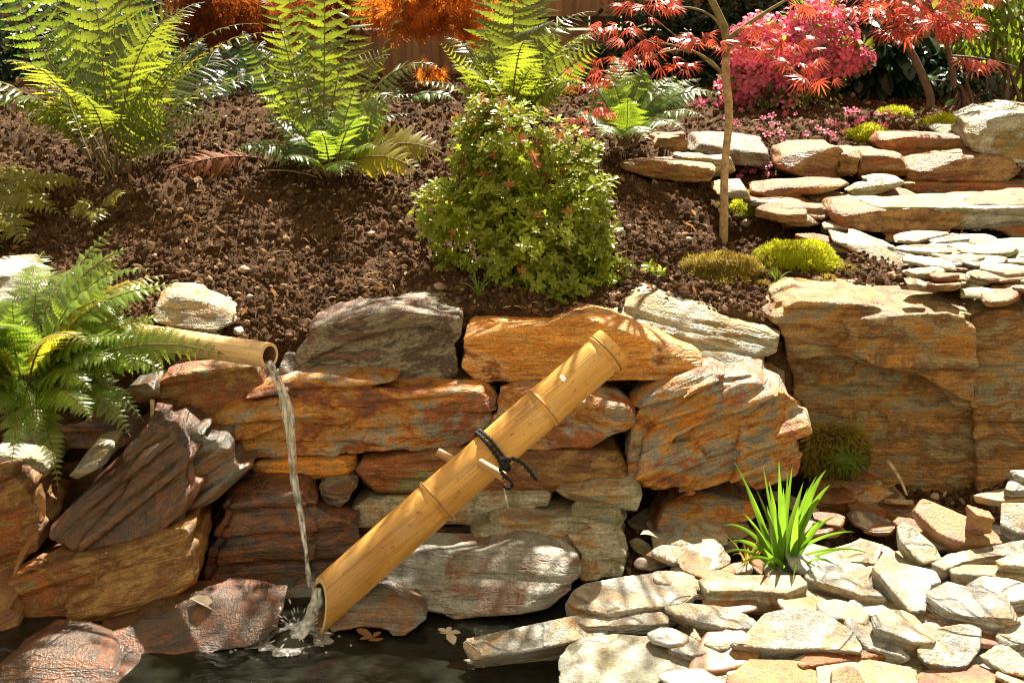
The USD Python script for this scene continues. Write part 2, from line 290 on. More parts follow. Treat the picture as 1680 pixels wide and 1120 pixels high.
# ------------------------------------------------------------------ soil
SOIL = usdkit.material(stage, '/World/Looks/soil', {
    'g': ('geometry', {}), 'n1': ('noise_texture', {'scale': 9.0, 'detail': 6.0, 'roughness': 0.7}),
    'r1': ('rgb_ramp', {'ramp': [(.3, (.028, .0135, .006)), (.5, (.056, .029, .0135)), (.7, (.10, .056, .028))]}),
    'n2': ('noise_texture', {'scale': 160.0, 'detail': 4.0, 'roughness': 0.75}), 'r2': ('map_range', {'from_min': .3, 'from_max': .7, 'to_min': .55, 'to_max': 1.45, 'clamp': True}),
    'cc': ('combine_color', {}), 'm': ('mix_color', {'blend_type': 'multiply', 'fac': 1.0, 'use_clamp': False}),
    'b': ('bump', {'strength': .9, 'distance': .006}), 'p': ('principled_bsdf', {'roughness': .92, 'specular_ior_level': .12})},
    [('g.position', 'n1.vector'), ('g.position', 'n2.vector'), ('n1.fac', 'r1.fac'), ('n2.fac', 'r2.value'), ('r2.result', 'cc.r'), ('r2.result', 'cc.g'), ('r2.result', 'cc.b'),
     ('r1.color', 'm.a'), ('cc.color', 'm.b'), ('n2.fac', 'b.height'), ('b.normal', 'p.normal'), ('m.result', 'p.base_color')], surface='p.BSDF')
CLOD = usdkit.material(stage, '/World/Looks/soil_clod', {
    'g': ('geometry', {}), 'o': ('object_info', {}), 'r1': ('rgb_ramp', {'ramp': [(0, (.032, .015, .0065)), (.5, (.058, .03, .014)), (.88, (.11, .062, .031)), (1, (.24, .165, .10))]}),
    'n2': ('noise_texture', {'scale': 220.0, 'detail': 3.0}), 'n3': ('white_noise_texture', {'dimensions': '3D'}), 'sn': ('vector_math', {'math_type': 'snap', 'vector2': (.02, .02, .02)}),
    'b': ('bump', {'strength': .8, 'distance': .004}), 'p': ('principled_bsdf', {'roughness': .9, 'specular_ior_level': .12})},
    [('o.random', 'r1.fac'), ('g.position', 'n2.vector'), ('n2.fac', 'b.height'), ('b.normal', 'p.normal'), ('r1.color', 'p.base_color')], surface='p.BSDF')

def grid_faces(nx, ny):
    i = np.arange(nx - 1)[:, None] * ny + np.arange(ny - 1)[None]; return np.stack([i, i + ny, i + ny + 1, i + 1], -1).reshape(-1, 4)
xs = np.arange(-1.75, 1.9, .0058); ys = [1.1]
while ys[-1] < 5.9: ys.append(ys[-1] + (.02 if ys[-1] < 2.3 else .0045 + .0035 * max(ys[-1] - 2.5, 0) ** 1.3))
ys = np.array(ys)
def crumbs(x, y, z):
    """clods of dug earth: heaps, lumps and crumbs"""
    P = np.stack([x, y, z], -1); k = sstep(2.3, 2.45, y)
    a = .034 * (noise(P * 7, 3) - .5) + .022 * (noise(P * 19, 4) - .5)
    c = np.abs(noise(P * 46, 5) - .5) * 2; d = np.abs(noise(P * 95, 6) - .5) * 2
    return k * (a + .016 * (c - .4) + .011 * (d - .4))
X, Y = np.meshgrid(xs, ys, indexing='ij'); Z = ground_z(X, Y); Z = Z + crumbs(X, Y, Z)
soil = obj('soil_bank', (np.stack([X, Y, Z], -1).reshape(-1, 3), grid_faces(len(xs), len(ys))), SOIL); tag(soil, kind='structure')
gx = np.unique(np.r_[np.linspace(-40, -2.3, 30), np.linspace(-2.3, 2.4, 40), np.linspace(2.4, 40, 30)]); gy = np.unique(np.r_[np.linspace(-40, .8, 30), np.linspace(.8, 6.2, 50), np.linspace(6.2, 40, 25)])
GX, GY = np.meshgrid(gx, gy, indexing='ij'); GZ = ground_z(GX, GY)
inside = (GX > -1.72) & (GX < 1.87) & (GY > 1.13) & (GY < 5.87); GZ = np.where(inside, GZ - .35, GZ - .006)
LAWN = usdkit.material(stage, '/World/Looks/lawn', {'g': ('geometry', {}), 'n': ('noise_texture', {'scale': 14.0, 'detail': 5.0}),
    'r': ('rgb_ramp', {'ramp': [(.3, (.07, .065, .025)), (.7, (.13, .11, .05))]}), 'p': ('principled_bsdf', {'roughness': .8})},
    [('g.position', 'n.vector'), ('n.fac', 'r.fac'), ('r.color', 'p.base_color')], surface='p.BSDF')
tag(obj('ground', (np.stack([GX, GY, GZ], -1).reshape(-1, 3), grid_faces(len(gx), len(gy))), LAWN), kind='structure')

def lump(seed, sub=2, rough=.35, flat=1.0):
    m = trimesh.creation.icosphere(subdivisions=sub); v = m.vertices
    v = v * (1 + rough * (noise(v * 1.3 + seed * 5, seed) - .5) * 2 + rough * .6 * (noise(v * 3.1 + seed, seed + 9) - .5) * 2)[:, None]
    return v * [1, 1, flat], m.faces
def scatter(name, protos, mat, P, S, seed, parent='/World', flatshade=False):
    """one PointInstancer of small bits that nobody could count"""
    path = path_for(name, parent); pi = UsdGeom.PointInstancer.Define(stage, path); r = np.random.default_rng(seed)
    for k, m in enumerate(protos):
        usdkit.mesh(stage, f'{path}/prototypes/bit_{k:03d}' if k else f'{path}/prototypes/bit', m, mat, flatshade); pi.CreatePrototypesRel().AddTarget(f'{path}/prototypes/bit_{k:03d}' if k else f'{path}/prototypes/bit')
    n = len(P); pi.CreateProtoIndicesAttr(Vt.IntArray.FromNumpy(r.integers(0, len(protos), n).astype(np.int32)))
    pi.CreatePositionsAttr(Vt.Vec3fArray.FromNumpy(np.asarray(P, np.float32))); pi.CreateScalesAttr(Vt.Vec3fArray.FromNumpy(np.asarray(S, np.float32)))
    q = unit(r.normal(size=(n, 4)))
    pi.CreateOrientationsAttr(Vt.QuathArray([Gf.Quath(float(a), float(b), float(c), float(d)) for a, b, c, d in q]))
    return pi.GetPrim()
def soil_points(n, seed, xr=(-1.5, 1.7), yr=(2.4, 4.6), near=1.6):
    r = np.random.default_rng(seed); t = r.random(n) ** near
    y = yr[0] + (yr[1] - yr[0]) * t; x = r.uniform(-1, 1, n) * (.40 * y) ; return x, y
def soil_top(x, y):
    z = ground_z(x, y); return z + crumbs(np.asarray(x), np.asarray(y), z)
x, y = soil_points(95000, 1); rr_ = np.random.default_rng(8); x = np.r_[x, rr_.uniform(.12, 1.2, 9000)]; y = np.r_[y, rr_.uniform(1.95, 2.5, 9000)]; z = soil_top(x, y); r_ = np.random.default_rng(2)
size = .0014 + .0065 * r_.random(len(x)) ** 5
tag(scatter('soil_clods', [lump(k, 1, .45, .8) for k in range(8)], CLOD, np.c_[x, y, z + size * .2], np.c_[size, size, size] * r_.uniform(.7, 1.35, (len(x), 3)), 3), 'loose dark crumbs and clods of dug garden soil', 'soil', kind='stuff')

x, y = soil_points(2600, 5); z = soil_top(x, y); size = r_.uniform(.004, .011, len(x)) * (.5 + .5 * r_.random(len(x)))
CHIP = plain_chip = usdkit.material(stage, '/World/Looks/bark_chip', {'o': ('object_info', {}), 'r': ('rgb_ramp', {'ramp': [(0, (.05, .02, .008)), (.6, (.15, .07, .025)), (.9, (.30, .17, .07)), (1, (.4, .3, .18))]}), 'p': ('principled_bsdf', {'roughness': .8, 'specular_ior_level': .2})}, [('o.random', 'r.fac'), ('r.color', 'p.base_color')], surface='p.BSDF')
tag(scatter('bark_chips', [lump(k + 20, 1, .4, .22) * np.array([1, 1]) if False else (lump(k + 20, 1, .4, .22)[0] * [1, .45, 1], lump(k + 20, 1, .4, .22)[1]) for k in range(5)], CHIP, np.c_[x, y, z + .002], np.c_[size, size, size], 6), 'scattered brown bark chips and leaf crumbs on the soil', 'bark chips', kind='stuff')

# ------------------------------------------------------------------ the rock wall, stone by stone
FS, TS = front_stone, top_stone
C = 'stone'
FS('wall_stone', 'small stone block at the far right end of the upper bed, partly hidden', C, 'brown', [(1040, 248), (1042, 236), (1060, 230), (1072, 236), (1070, 262), (1045, 264)], y=3.36, depth=.1)
FS('wall_stone', 'pale grey rounded stone on the bank at the left edge beside the fern', C, 'pale', [(-40, 446), (12, 440), (40, 452), (55, 474), (48, 500), (30, 520), (-40, 530)], y=2.48, depth=.14, lean=40)
FS('wall_stone', 'sunlit white and brown stone lying on soil just above the water spout', C, 'sand', [(252, 492), (268, 480), (300, 480), (345, 498), (386, 520), (376, 534), (330, 547), (280, 547), (250, 530)], y=2.44, depth=.1, lean=35)
FS('wall_stone', 'dark purple-grey stone in the top course, left of the orange slab', C, 'purple', [(492, 578), (504, 556), (520, 535), (545, 521), (600, 515), (700, 514), (760, 517), (764, 536), (760, 556), (748, 566), (751, 592), (750, 618), (744, 634), (700, 640), (660, 637), (620, 624), (580, 615), (500, 602), (490, 590)], y=2.40, bed=16, rough=1.1, ledges=[([(540, 520), (700, 514), (764, 517), (762, 552), (700, 540), (640, 545), (560, 560), (510, 580), (500, 560)], .008)])
FS('wall_stone', 'flat bright orange slab behind the upper end of the bamboo tube', C, 'orange', [(765, 541), (776, 534), (903, 533), (940, 518), (975, 510), (1010, 518), (1042, 531), (1089, 549), (1145, 581), (1159, 596), (1163, 614), (1150, 622), (960, 625), (765, 629), (760, 610)], y=2.39, rough=.55, h=.0045, slope=-.1, ledges=[([(935, 545), (1042, 536), (1089, 552), (1145, 584), (1159, 600), (1160, 612), (1000, 618), (930, 590)], .006)])
FS('wall_stone', 'olive-grey sloping stone between the orange slab and the huge boulder', C, 'olive', [(985, 520), (1008, 505), (1030, 499), (1060, 483), (1088, 480), (1120, 497), (1156, 506), (1191, 521), (1238, 531), (1263, 538), (1286, 563), (1289, 576), (1256, 590), (1220, 604), (1184, 610), (1130, 606), (1000, 560)], y=2.47, lean=42, depth=.14, bed=-14, rough=1.3)
BOULDER = [(1252, 514), (1277, 497), (1306, 486), (1334, 487), (1391, 492), (1441, 499), (1477, 507), (1541, 497), (1588, 512), (1634, 503), (1700, 515), (1700, 770), (1650, 797), (1585, 813), (1500, 816), (1420, 800), (1360, 775), (1330, 720), (1320, 667), (1306, 646), (1302, 617), (1291, 589), (1288, 553)]
FS('boulder', 'huge brown boulder with an overhanging ledge at the right edge', 'boulder', 'boulder', BOULDER, y=2.52, depth=.24, lean=3, h=.0042, rough=.6, rnd=.002, slope=.03, taper=.02,
   ledges=[([(1256, 514), (1306, 486), (1391, 492), (1477, 507), (1541, 497), (1588, 512), (1592, 640), (1590, 668), (1560, 650), (1505, 612), (1440, 597), (1382, 574), (1290, 575), (1284, 545)], .030), ([(1375, 510), (1441, 503), (1541, 502), (1586, 516), (1590, 650), (1560, 640), (1505, 606), (1445, 590), (1400, 572), (1362, 556), (1395, 535)], .048), ([(1592, 515), (1634, 504), (1700, 516), (1700, 768), (1650, 796), (1600, 812), (1594, 690)], .018)])
FS('wall_stone', 'rust-brown faceted stone left of the huge boulder with sunlit patches', C, 'rust', [(1042, 676), (1080, 641), (1110, 626), (1156, 621), (1238, 615), (1266, 617), (1272, 631), (1299, 651), (1327, 674), (1328, 692), (1309, 714), (1300, 737), (1299, 791), (1227, 793), (1120, 801), (1075, 806), (1040, 795), (1032, 770), (1038, 720)], y=2.32, lean=16, bed=22, rough=1.6, depth=.2, ledges=[([(1075, 690), (1160, 630), (1262, 620), (1270, 650), (1200, 665), (1130, 690), (1060, 720)], .012), ([(1060, 730), (1140, 720), (1160, 760), (1130, 798), (1050, 795)], .016), ([(1215, 700), (1322, 678), (1324, 690), (1305, 715), (1298, 788), (1200, 790)], .014)])
FS('wall_stone', 'long rust and cream layered stone crossing behind the falling water', C, 'rust', [(341, 690), (357, 667), (389, 655), (436, 637), (500, 623), (560, 624), (606, 632), (703, 640), (789, 642), (806, 656), (812, 676), (826, 690), (815, 725), (756, 734), (678, 738), (560, 747), (482, 754), (393, 757), (357, 720), (343, 704)], y=2.31, bed=4, rough=1.5, lean=12, ledges=[([(345, 690), (400, 655), (470, 640), (520, 660), (600, 690), (560, 700), (480, 690), (400, 720), (360, 712)], .014), ([(600, 700), (700, 690), (800, 700), (815, 722), (680, 736), (600, 738)], .010)])
FS('wall_stone', 'brown and grey stone behind the bamboo with a sunlit right tip', C, 'rust', [(818, 646), (880, 639), (953, 647), (1024, 664), (1035, 686), (1037, 706), (1006, 714), (964, 729), (864, 736), (800, 736), (812, 690)], y=2.30, bed=-8, rough=1.2, lean=14)
FS('wall_stone', 'long flat brown slab behind the pivot rod of the bamboo', C, 'brown', [(586, 772), (603, 750), (660, 742), (721, 738), (860, 738), (917, 737), (985, 735), (1010, 746), (1028, 770), (1033, 784), (1006, 800), (981, 804), (903, 808), (774, 808), (667, 812), (624, 811), (596, 800)], y=2.285, rough=.7, ledges=[([(624, 765), (700, 745), (985, 738), (1026, 770), (1030, 784), (980, 802), (640, 808)], .007)])
FS('wall_stone', 'small ochre block left under the long rust stone', C, 'ochre', [(405, 775), (418, 760), (470, 757), (557, 753), (581, 752), (583, 788), (560, 792), (500, 799), (429, 797), (411, 790)], y=2.28, rough=.8)
FS('wall_stone', 'dark wet brown block standing left of the bamboo mouth behind the falling water', C, 'wet', [(375, 816), (393, 806), (440, 803), (493, 806), (515, 826), (540, 850), (590, 858), (592, 900), (560, 940), (507, 957), (464, 975), (429, 983), (357, 976), (327, 973), (323, 949), (339, 916), (357, 870)], y=2.20, lean=6, bed=3, rough=1.2, ledges=[([(385, 812), (493, 808), (515, 850), (505, 950), (430, 978), (345, 970), (370, 880)], .008)])
FS('wall_stone', 'small dark triangular stone wedged beside the wet block behind the bamboo', C, 'purple', [(516, 822), (530, 802), (560, 798), (577, 802), (577, 842), (560, 848), (535, 842)], y=2.23, depth=.1)
FS('wall_stone', 'thin grey slab passing behind the bamboo below the long brown slab', C, 'grey', [(581, 838), (600, 820), (667, 814), (788, 811), (910, 809), (914, 830), (810, 850), (717, 864), (613, 861), (590, 858)], y=2.26, rough=1.1)
FS('wall_stone', 'narrow grey slab lying at the right end of the thin slabs', C, 'grey', [(917, 814), (924, 807), (980, 803), (1042, 799), (1058, 808), (1056, 828), (1042, 838), (931, 833), (919, 824)], y=2.24, rough=.9, depth=.12)
FS('wall_stone', 'pale-ended layered stone behind the big wet slab at the pond', C, 'grey', [(765, 880), (771, 866), (881, 852), (974, 844), (999, 845), (1017, 863), (1035, 891), (1040, 916), (1024, 935), (953, 943), (860, 960), (780, 920)], y=2.19, lean=30, rough=1.5, bed=-6, depth=.14, ledges=[([(930, 870), (1000, 858), (1030, 895), (1036, 915), (1020, 930), (960, 935)], .016)])
FS('wall_stone', 'big grey and red slab tilted towards the pond under the bamboo', C, 'greyred', [(596, 964), (610, 945), (664, 903), (710, 902), (789, 904), (846, 891), (892, 891), (928, 906), (942, 931), (949, 952), (935, 967), (899, 999), (846, 1014), (756, 1015), (703, 1003), (631, 981)], y=2.10, lean=44, rough=1.0, depth=.10, bed=-4, ledges=[([(640, 950), (760, 950), (930, 955), (899, 996), (846, 1010), (756, 1012), (640, 980)], .006)])
FS('wall_stone', 'long brown wedge with a green top edge at the pond left corner', C, 'brown', [(0, 966), (40, 945), (89, 925), (143, 920), (193, 909), (255, 888), (311, 862), (317, 899), (320, 952), (314, 975), (250, 1002), (143, 1052), (89, 1066), (54, 1059), (29, 1027), (5, 995)], y=2.08, lean=14, bed=17, rough=1.1, depth=.16, ledges=[([(115, 980), (190, 930), (308, 868), (316, 950), (312, 972), (250, 998), (143, 1046), (112, 1050)], .016)])
FS('wall_stone', 'big dark wet diagonal stone with an orange vein under the shield fern', C, 'wet', [(80, 878), (118, 828), (154, 792), (193, 760), (196, 738), (221, 720), (235, 690), (260, 696), (290, 698), (312, 714), (318, 740), (322, 791), (314, 831), (304, 852), (286, 870), (243, 890), (193, 907), (146, 918), (107, 915), (93, 899)], y=2.16, lean=20, bed=38, rough=1.3, depth=.2, ledges=[([(140, 880), (200, 800), (235, 735), (290, 706), (312, 735), (308, 840), (243, 885), (150, 912)], .018)])
FS('wall_stone', 'dark knobbly stone with a wet shine, right of the diagonal stone', C, 'wetgrey', [(310, 722), (325, 713), (354, 718), (366, 736), (386, 760), (402, 795), (378, 814), (339, 832), (314, 842), (320, 791)], y=2.20, bed=30, rough=1.8, lean=15)
FS('wall_stone', 'rounded brown stone at the left edge behind the dry leaves', C, 'brown', [(-30, 782), (0, 779), (29, 781), (46, 795), (64, 838), (72, 874), (62, 906), (36, 931), (0, 946), (-30, 950)], y=2.16, bed=20, rough=1.1)
FS('wall_stone', 'flat olive stone under the fern tips at the left edge', C, 'olive', [(-30, 750), (0, 747), (54, 749), (71, 756), (81, 780), (78, 803), (50, 800), (-30, 795)], y=2.24, rough=1)
FS('wall_stone', 'small sunlit flaky stone beside a hanging fern tip', C, 'sand', [(104, 791), (112, 770), (125, 755), (150, 749), (171, 750), (174, 786), (140, 800), (112, 802)], y=2.12, rough=.9, lean=30, depth=.14)
FS('wall_stone', 'reddish rounded stone cut off at the lower left edge', C, 'red', [(-30, 985), (0, 992), (21, 1016), (28, 1052), (12, 1085), (-30, 1100)], y=2.02)
FS('wall_stone', 'mottled grey wet stone at the lower left corner by the water', C, 'wet', [(-10, 1110), (11, 1092), (54, 1074), (118, 1077), (161, 1088), (207, 1112), (215, 1140), (-10, 1150)], y=1.88, lean=62, rough=1.0, depth=.12)
FS('wall_stone', 'flat brown wet slab sloping into the pond left of the splash', C, 'wet', [(132, 1068), (200, 1032), (250, 1005), (357, 990), (420, 1000), (455, 1010), (446, 1035), (429, 1054), (321, 1076), (214, 1083)], y=1.985, lean=58, rough=.9, depth=.10, bed=10)
FS('wall_stone', 'dark wet stone at the waterline below the red slab', C, 'wetgrey', [(520, 985), (560, 962), (640, 970), (703, 1005), (706, 1034), (667, 1043), (596, 1032), (530, 1040)], y=2.02, lean=35, rough=1.1, depth=.12)
FS('wall_stone', 'wet dark stone behind the bamboo mouth', C, 'wetgrey', [(400, 1010), (440, 975), (507, 960), (560, 950), (600, 965), (590, 1000), (500, 1030), (420, 1030)], y=2.13, lean=30, rough=1.1, depth=.1)
FS('wall_stone', 'olive and brown stone directly beneath the water spout', C, 'brown', [(258, 640), (270, 626), (304, 613), (386, 603), (425, 606), (442, 634), (400, 652), (375, 661), (332, 679), (304, 688), (271, 675), (258, 655)], y=2.33, rough=1.2, bed=8, slope=.05)
FS('wall_stone', 'small dark stone just right of the water spout', C, 'purple', [(450, 595), (475, 592), (488, 606), (495, 622), (470, 632), (445, 630)], y=2.37, depth=.08)
FS('wall_stone', 'small wet black stone in the fern shade below the spout', C, 'wetgrey', [(196, 660), (205, 638), (250, 631), (256, 655), (222, 672)], y=2.30, depth=.1)
FS('wall_stone', 'dark filler stone in the gap under the diagonal stone', C, 'wet', [(318, 850), (350, 835), (380, 815), (372, 850), (350, 900), (318, 905)], y=2.30, depth=.1)
FS('wall_stone', 'dark stone low in the wall behind the bamboo between the slabs', C, 'wet', [(580, 862), (620, 866), (717, 868), (790, 858), (800, 900), (700, 905), (640, 915), (600, 930)], y=2.26, depth=.1)
FS('wall_stone', 'brown slab with a pale sunlit top left of the strap-leaf plant', C, 'rust', [(1063, 866), (1078, 839), (1120, 814), (1166, 812), (1238, 822), (1246, 845), (1200, 862), (1141, 876), (1064, 876)], y=2.28, lean=48, rough=1.2, depth=.1)
FS('wall_stone', 'pale grey rounded stone left of the strap-leaf plant base', C, 'pale', [(1067, 915), (1096, 893), (1120, 882), (1159, 870), (1188, 874), (1191, 899), (1174, 917), (1120, 920)], y=2.20, lean=40, rough=1.1, depth=.08)
FS('wall_stone', 'rough brown block lying under the foot of the huge boulder', C, 'rust', [(1334, 830), (1363, 800), (1441, 796), (1477, 813), (1495, 841), (1514, 853), (1512, 868), (1480, 880), (1474, 896), (1406, 900), (1352, 880)], y=2.36, rough=1.4, lean=14, bed=-6, depth=.16)
FS('wall_stone', 'dark stone deep in the gap between the left edge stones and the diagonal stone', C, 'wet', [(72, 762), (110, 742), (180, 752), (165, 790), (120, 835), (84, 872), (68, 840)], y=2.36, depth=.1)
FS('wall_stone', 'dark damp stone behind the hanging fern tips at the left', C, 'wet', [(90, 700), (160, 680), (230, 672), (240, 700), (190, 735), (110, 745)], y=2.36, depth=.1)

# ------------------------------------------------------------------ terrace steps behind the boulder
S = 'step stone'
FS('step_stone', 'sunlit block half under the fern at the left end of the upper terrace', S, 'brown', [(1070, 247), (1080, 226), (1120, 222), (1132, 231), (1130, 256), (1088, 260)], y=3.30, h=.0045, depth=.14)
FS('step_stone', 'low dark brown slab behind the maple trunk', S, 'purple', [(1136, 246), (1145, 234), (1177, 232), (1266, 241), (1272, 270), (1209, 271), (1141, 260)], y=3.30, h=.0045)
FS('step_stone', 'long sunlit slab left of the maple trunk, lower one', S, 'brown', [(1022, 274), (1060, 268), (1120, 270), (1174, 281), (1181, 291), (1179, 301), (1120, 303), (1050, 290)], y=3.12, h=.0045, slope=.02)
FS('step_stone', 'sunlit slab behind the maple trunk, upper one', S, 'sand', [(1110, 260), (1200, 261), (1216, 275), (1210, 291), (1170, 296)], y=3.2, h=.0045, depth=.12)
FS('step_stone', 'big brown block in the upper terrace right of the maple trunk', S, 'brown', [(1274, 268), (1288, 257), (1327, 246), (1377, 241), (1383, 248), (1375, 296), (1334, 296), (1281, 283)], y=3.25, h=.0045)
FS('step_stone', 'narrow upright block in the upper terrace', S, 'brown', [(1379, 255), (1390, 250), (1415, 250), (1406, 295), (1376, 297)], y=3.235, h=.0045)
FS('step_stone', 'square tan block with a white sunlit top in the upper terrace', S, 'brown', [(1416, 252), (1450, 251), (1491, 254), (1498, 265), (1493, 287), (1463, 290), (1406, 296)], y=3.225, h=.0045)
FS('step_stone', 'long brown block with a white top, upper terrace at the right', S, 'brown', [(1495, 276), (1509, 261), (1549, 255), (1627, 256), (1666, 266), (1677, 280), (1649, 294), (1495, 296)], y=3.22, h=.0045, ledges=[([(1498, 276), (1549, 258), (1625, 259), (1630, 292), (1500, 294)], .006)])
FS('step_stone', 'upper brown block with a bright edge below the moss cushions', S, 'brown', [(1438, 246), (1450, 222), (1541, 223), (1588, 229), (1586, 247), (1506, 256), (1440, 252)], y=3.34, h=.0045, depth=.14)
FS('step_stone', 'flat olive stone behind the bright-edged block', S, 'olive', [(1535, 222), (1552, 211), (1590, 212), (1594, 226), (1560, 232)], y=3.42, h=.0045, depth=.1)
FS('step_stone', 'large layered olive stone at the right edge of the terrace', S, 'olive', [(1591, 237), (1599, 204), (1634, 187), (1680, 180), (1720, 182), (1720, 262), (1656, 260), (1602, 249)], y=3.25, h=.0045, rough=1.3, depth=.2)
FS('step_stone', 'white-topped flat tread slab left of the terrace', S, 'brown', [(1231, 310), (1281, 303), (1340, 300), (1395, 300), (1400, 308), (1397, 317), (1277, 331), (1231, 328)], y=3.10, h=.0045, depth=.12, slope=.03)
FS('step_stone', 'tilted thin slab between the tread slabs', S, 'olive', [(1382, 322), (1410, 305), (1449, 294), (1488, 297), (1489, 305), (1441, 319), (1400, 328)], y=3.10, h=.0045, depth=.08)
FS('step_stone', 'shaded brown riser under the long terrace block', S, 'brown', [(1485, 302), (1650, 300), (1720, 305), (1720, 330), (1600, 330), (1490, 320)], y=3.2, h=.0045, depth=.1)
TS('step_stone', 'broad sunlit tread between the two terraces at the right', S, 'olive', [(1406, 329), (1440, 322), (1500, 318), (1566, 318), (1720, 322), (1720, 338), (1600, 341), (1440, 339)], z=.492, thick=.05, h=.0045)
FS('step_stone', 'long grey-brown step block with a glaring white top edge', S, 'brown', [(1366, 352), (1377, 343), (1424, 345), (1549, 344), (1579, 343), (1584, 354), (1582, 379), (1549, 389), (1459, 394), (1441, 383), (1370, 368)], y=2.95, h=.0055, rough=1.1, ledges=[([(1368, 354), (1430, 348), (1442, 382), (1370, 366)], .005)])
FS('step_stone', 'thin sunlit slab at the left end of the step block', S, 'brown', [(1281, 345), (1300, 336), (1372, 342), (1368, 358), (1300, 356)], y=3.0, h=.0045, lean=30, depth=.12)
FS('step_stone', 'olive step stone at the right edge beside the step block', S, 'brown', [(1581, 345), (1600, 336), (1720, 334), (1720, 392), (1656, 387), (1584, 360)], y=2.97, h=.0045, rough=1.2)
FS('step_stone', 'short pale stone right against the maple trunk', S, 'sand', [(1172, 312), (1195, 302), (1231, 300), (1235, 318), (1231, 328), (1191, 326)], y=3.05, h=.005, depth=.1)
FS('step_stone', 'white sunlit chunk above the bright green moss mound', S, 'sand', [(1286, 362), (1298, 353), (1341, 357), (1357, 371), (1334, 376), (1300, 374)], y=2.98, h=.005, depth=.08, lean=35)
FS('step_stone', 'small white stone right of the bright moss mound', S, 'sand', [(1352, 380), (1362, 373), (1386, 372), (1408, 387), (1380, 392)], y=2.93, h=.005, depth=.08, lean=40)
FS('step_stone', 'jagged orange-brown stone behind the top of the huge boulder', S, 'sand', [(1377, 396), (1416, 396), (1470, 397), (1496, 424), (1519, 440), (1508, 472), (1463, 462), (1434, 446), (1424, 416)], y=2.80, h=.005, lean=35, rough=1.6, depth=.1, bed=-30)

# ------------------------------------------------------------------ slates on the ground in front of the wall, each with its own outline
G = 'slate'
BIG = []
def SL(label, mat, px, thick=.03, tilt=(0, 0), dz=.01, **k):
    w = label.split(); n = next((i for i, q in enumerate(w) if q in ('slate', 'block', 'slab', 'flake', 'stone')), 3); BIG.append((*np.mean(px, 0), ' '.join(w[:n + 1])))
    return TS('loose_slate', label, G, mat, px, thick=thick, tilt=tilt, dz=dz, **k)
SL('oval olive slate leaning against the block under the boulder', 'olive', [(1474, 866), (1484, 858), (1502, 861), (1530, 886), (1549, 909), (1544, 922), (1522, 928), (1500, 910), (1480, 886)], .03, (.25, -.5), .05)
SL('long red-brown slate sloping up to the boulder foot', 'red', [(1494, 820), (1505, 815), (1560, 838), (1610, 858), (1648, 878), (1640, 890), (1575, 888), (1545, 876), (1505, 838)], .05, (.1, -.35), .06)
SL('dark maroon block with a flat top right of the red-brown slate', 'red', [(1577, 831), (1588, 824), (1634, 826), (1639, 846), (1600, 844)], .05, (0, -.2), .10)
SL('tall white-lit block at the right edge', 'slate', [(1634, 826), (1700, 828), (1700, 870), (1650, 872), (1636, 850)], .06, (.0, -.5), .07)
SL('thin slate with a lit top under the boulder corner', 'sand', [(1600, 812), (1640, 801), (1700, 802), (1700, 815), (1640, 820)], .02, (0, 0), .06)
SL('small dark slate on top of the pile at the right edge', 'olive', [(1656, 768), (1668, 761), (1700, 764), (1700, 785), (1665, 780)], .03, (0, 0), .09)
SL('grey flake leaning on the boulder at the right edge', 'slate', [(1645, 798), (1655, 788), (1700, 792), (1700, 800), (1660, 803)], .02, (0, 0), .08)
SL('long yellow slate pointing left at the right edge', 'slate', [(1528, 922), (1555, 906), (1620, 897), (1660, 889), (1700, 886), (1700, 905), (1620, 911), (1580, 920), (1550, 932)], .025, (0, -.1), .05)
SL('lavender-grey slate over the yellow slates', 'grey', [(1628, 916), (1650, 908), (1700, 907), (1700, 927), (1640, 925)], .022, (0, -.1), .065)
SL('thin straight yellow slate under the lavender one', 'sand', [(1558, 929), (1570, 926), (1700, 930), (1700, 946), (1565, 939)], .02, (0, 0), .045)
SL('shaded beige flat slate behind the strap-leaf plant', 'slate', [(1335, 915), (1345, 905), (1400, 890), (1413, 883), (1470, 893), (1502, 926), (1480, 932), (1420, 920)], .025, (0, -.1), .03)
SL('large pale slate with a steep edge facing left', 'slate', [(1424, 920), (1470, 919), (1528, 930), (1562, 948), (1530, 957), (1524, 970), (1520, 1000), (1495, 1000), (1450, 962)], .045, (.15, -.15), .055)
SL('pale slate lying right of the strap-leaf plant with a brown front edge', 'slate', [(1318, 938), (1325, 926), (1380, 921), (1423, 922), (1428, 962), (1460, 980), (1440, 985), (1390, 965), (1335, 950)], .05, (.05, -.1), .045)
SL('long grey slate with a thick shaded front below the strap-leaf plant', 'grey', [(1143, 953), (1150, 945), (1230, 944), (1312, 944), (1332, 962), (1300, 972), (1230, 966), (1150, 968)], .05, (0, -.05), .05)
SL('pointed white slate between the two grey slates', 'slate', [(1086, 992), (1100, 988), (1180, 995), (1246, 1015), (1250, 1026), (1215, 1032), (1170, 1022), (1110, 1006)], .022, (0, -.1), .035)
SL('broad white slate in the middle of the pile, thick at the front', 'slate', [(1188, 1052), (1225, 1036), (1246, 1012), (1270, 991), (1302, 988), (1345, 1000), (1392, 1030), (1402, 1042), (1416, 1066), (1350, 1062), (1250, 1060)], .045, (0, -.15), .05)
SL('yellowish slate with a dark side behind the broad white slate', 'sand', [(1343, 986), (1375, 984), (1400, 990), (1445, 1008), (1428, 1024), (1380, 1012), (1346, 1012)], .04, (.1, -.1), .04)
SL('narrow pale slate pointing down right beside the broad white slate', 'slate', [(1390, 1022), (1408, 1020), (1450, 1036), (1490, 1052), (1508, 1072), (1490, 1076), (1420, 1060), (1395, 1040)], .035, (0, -.15), .045)
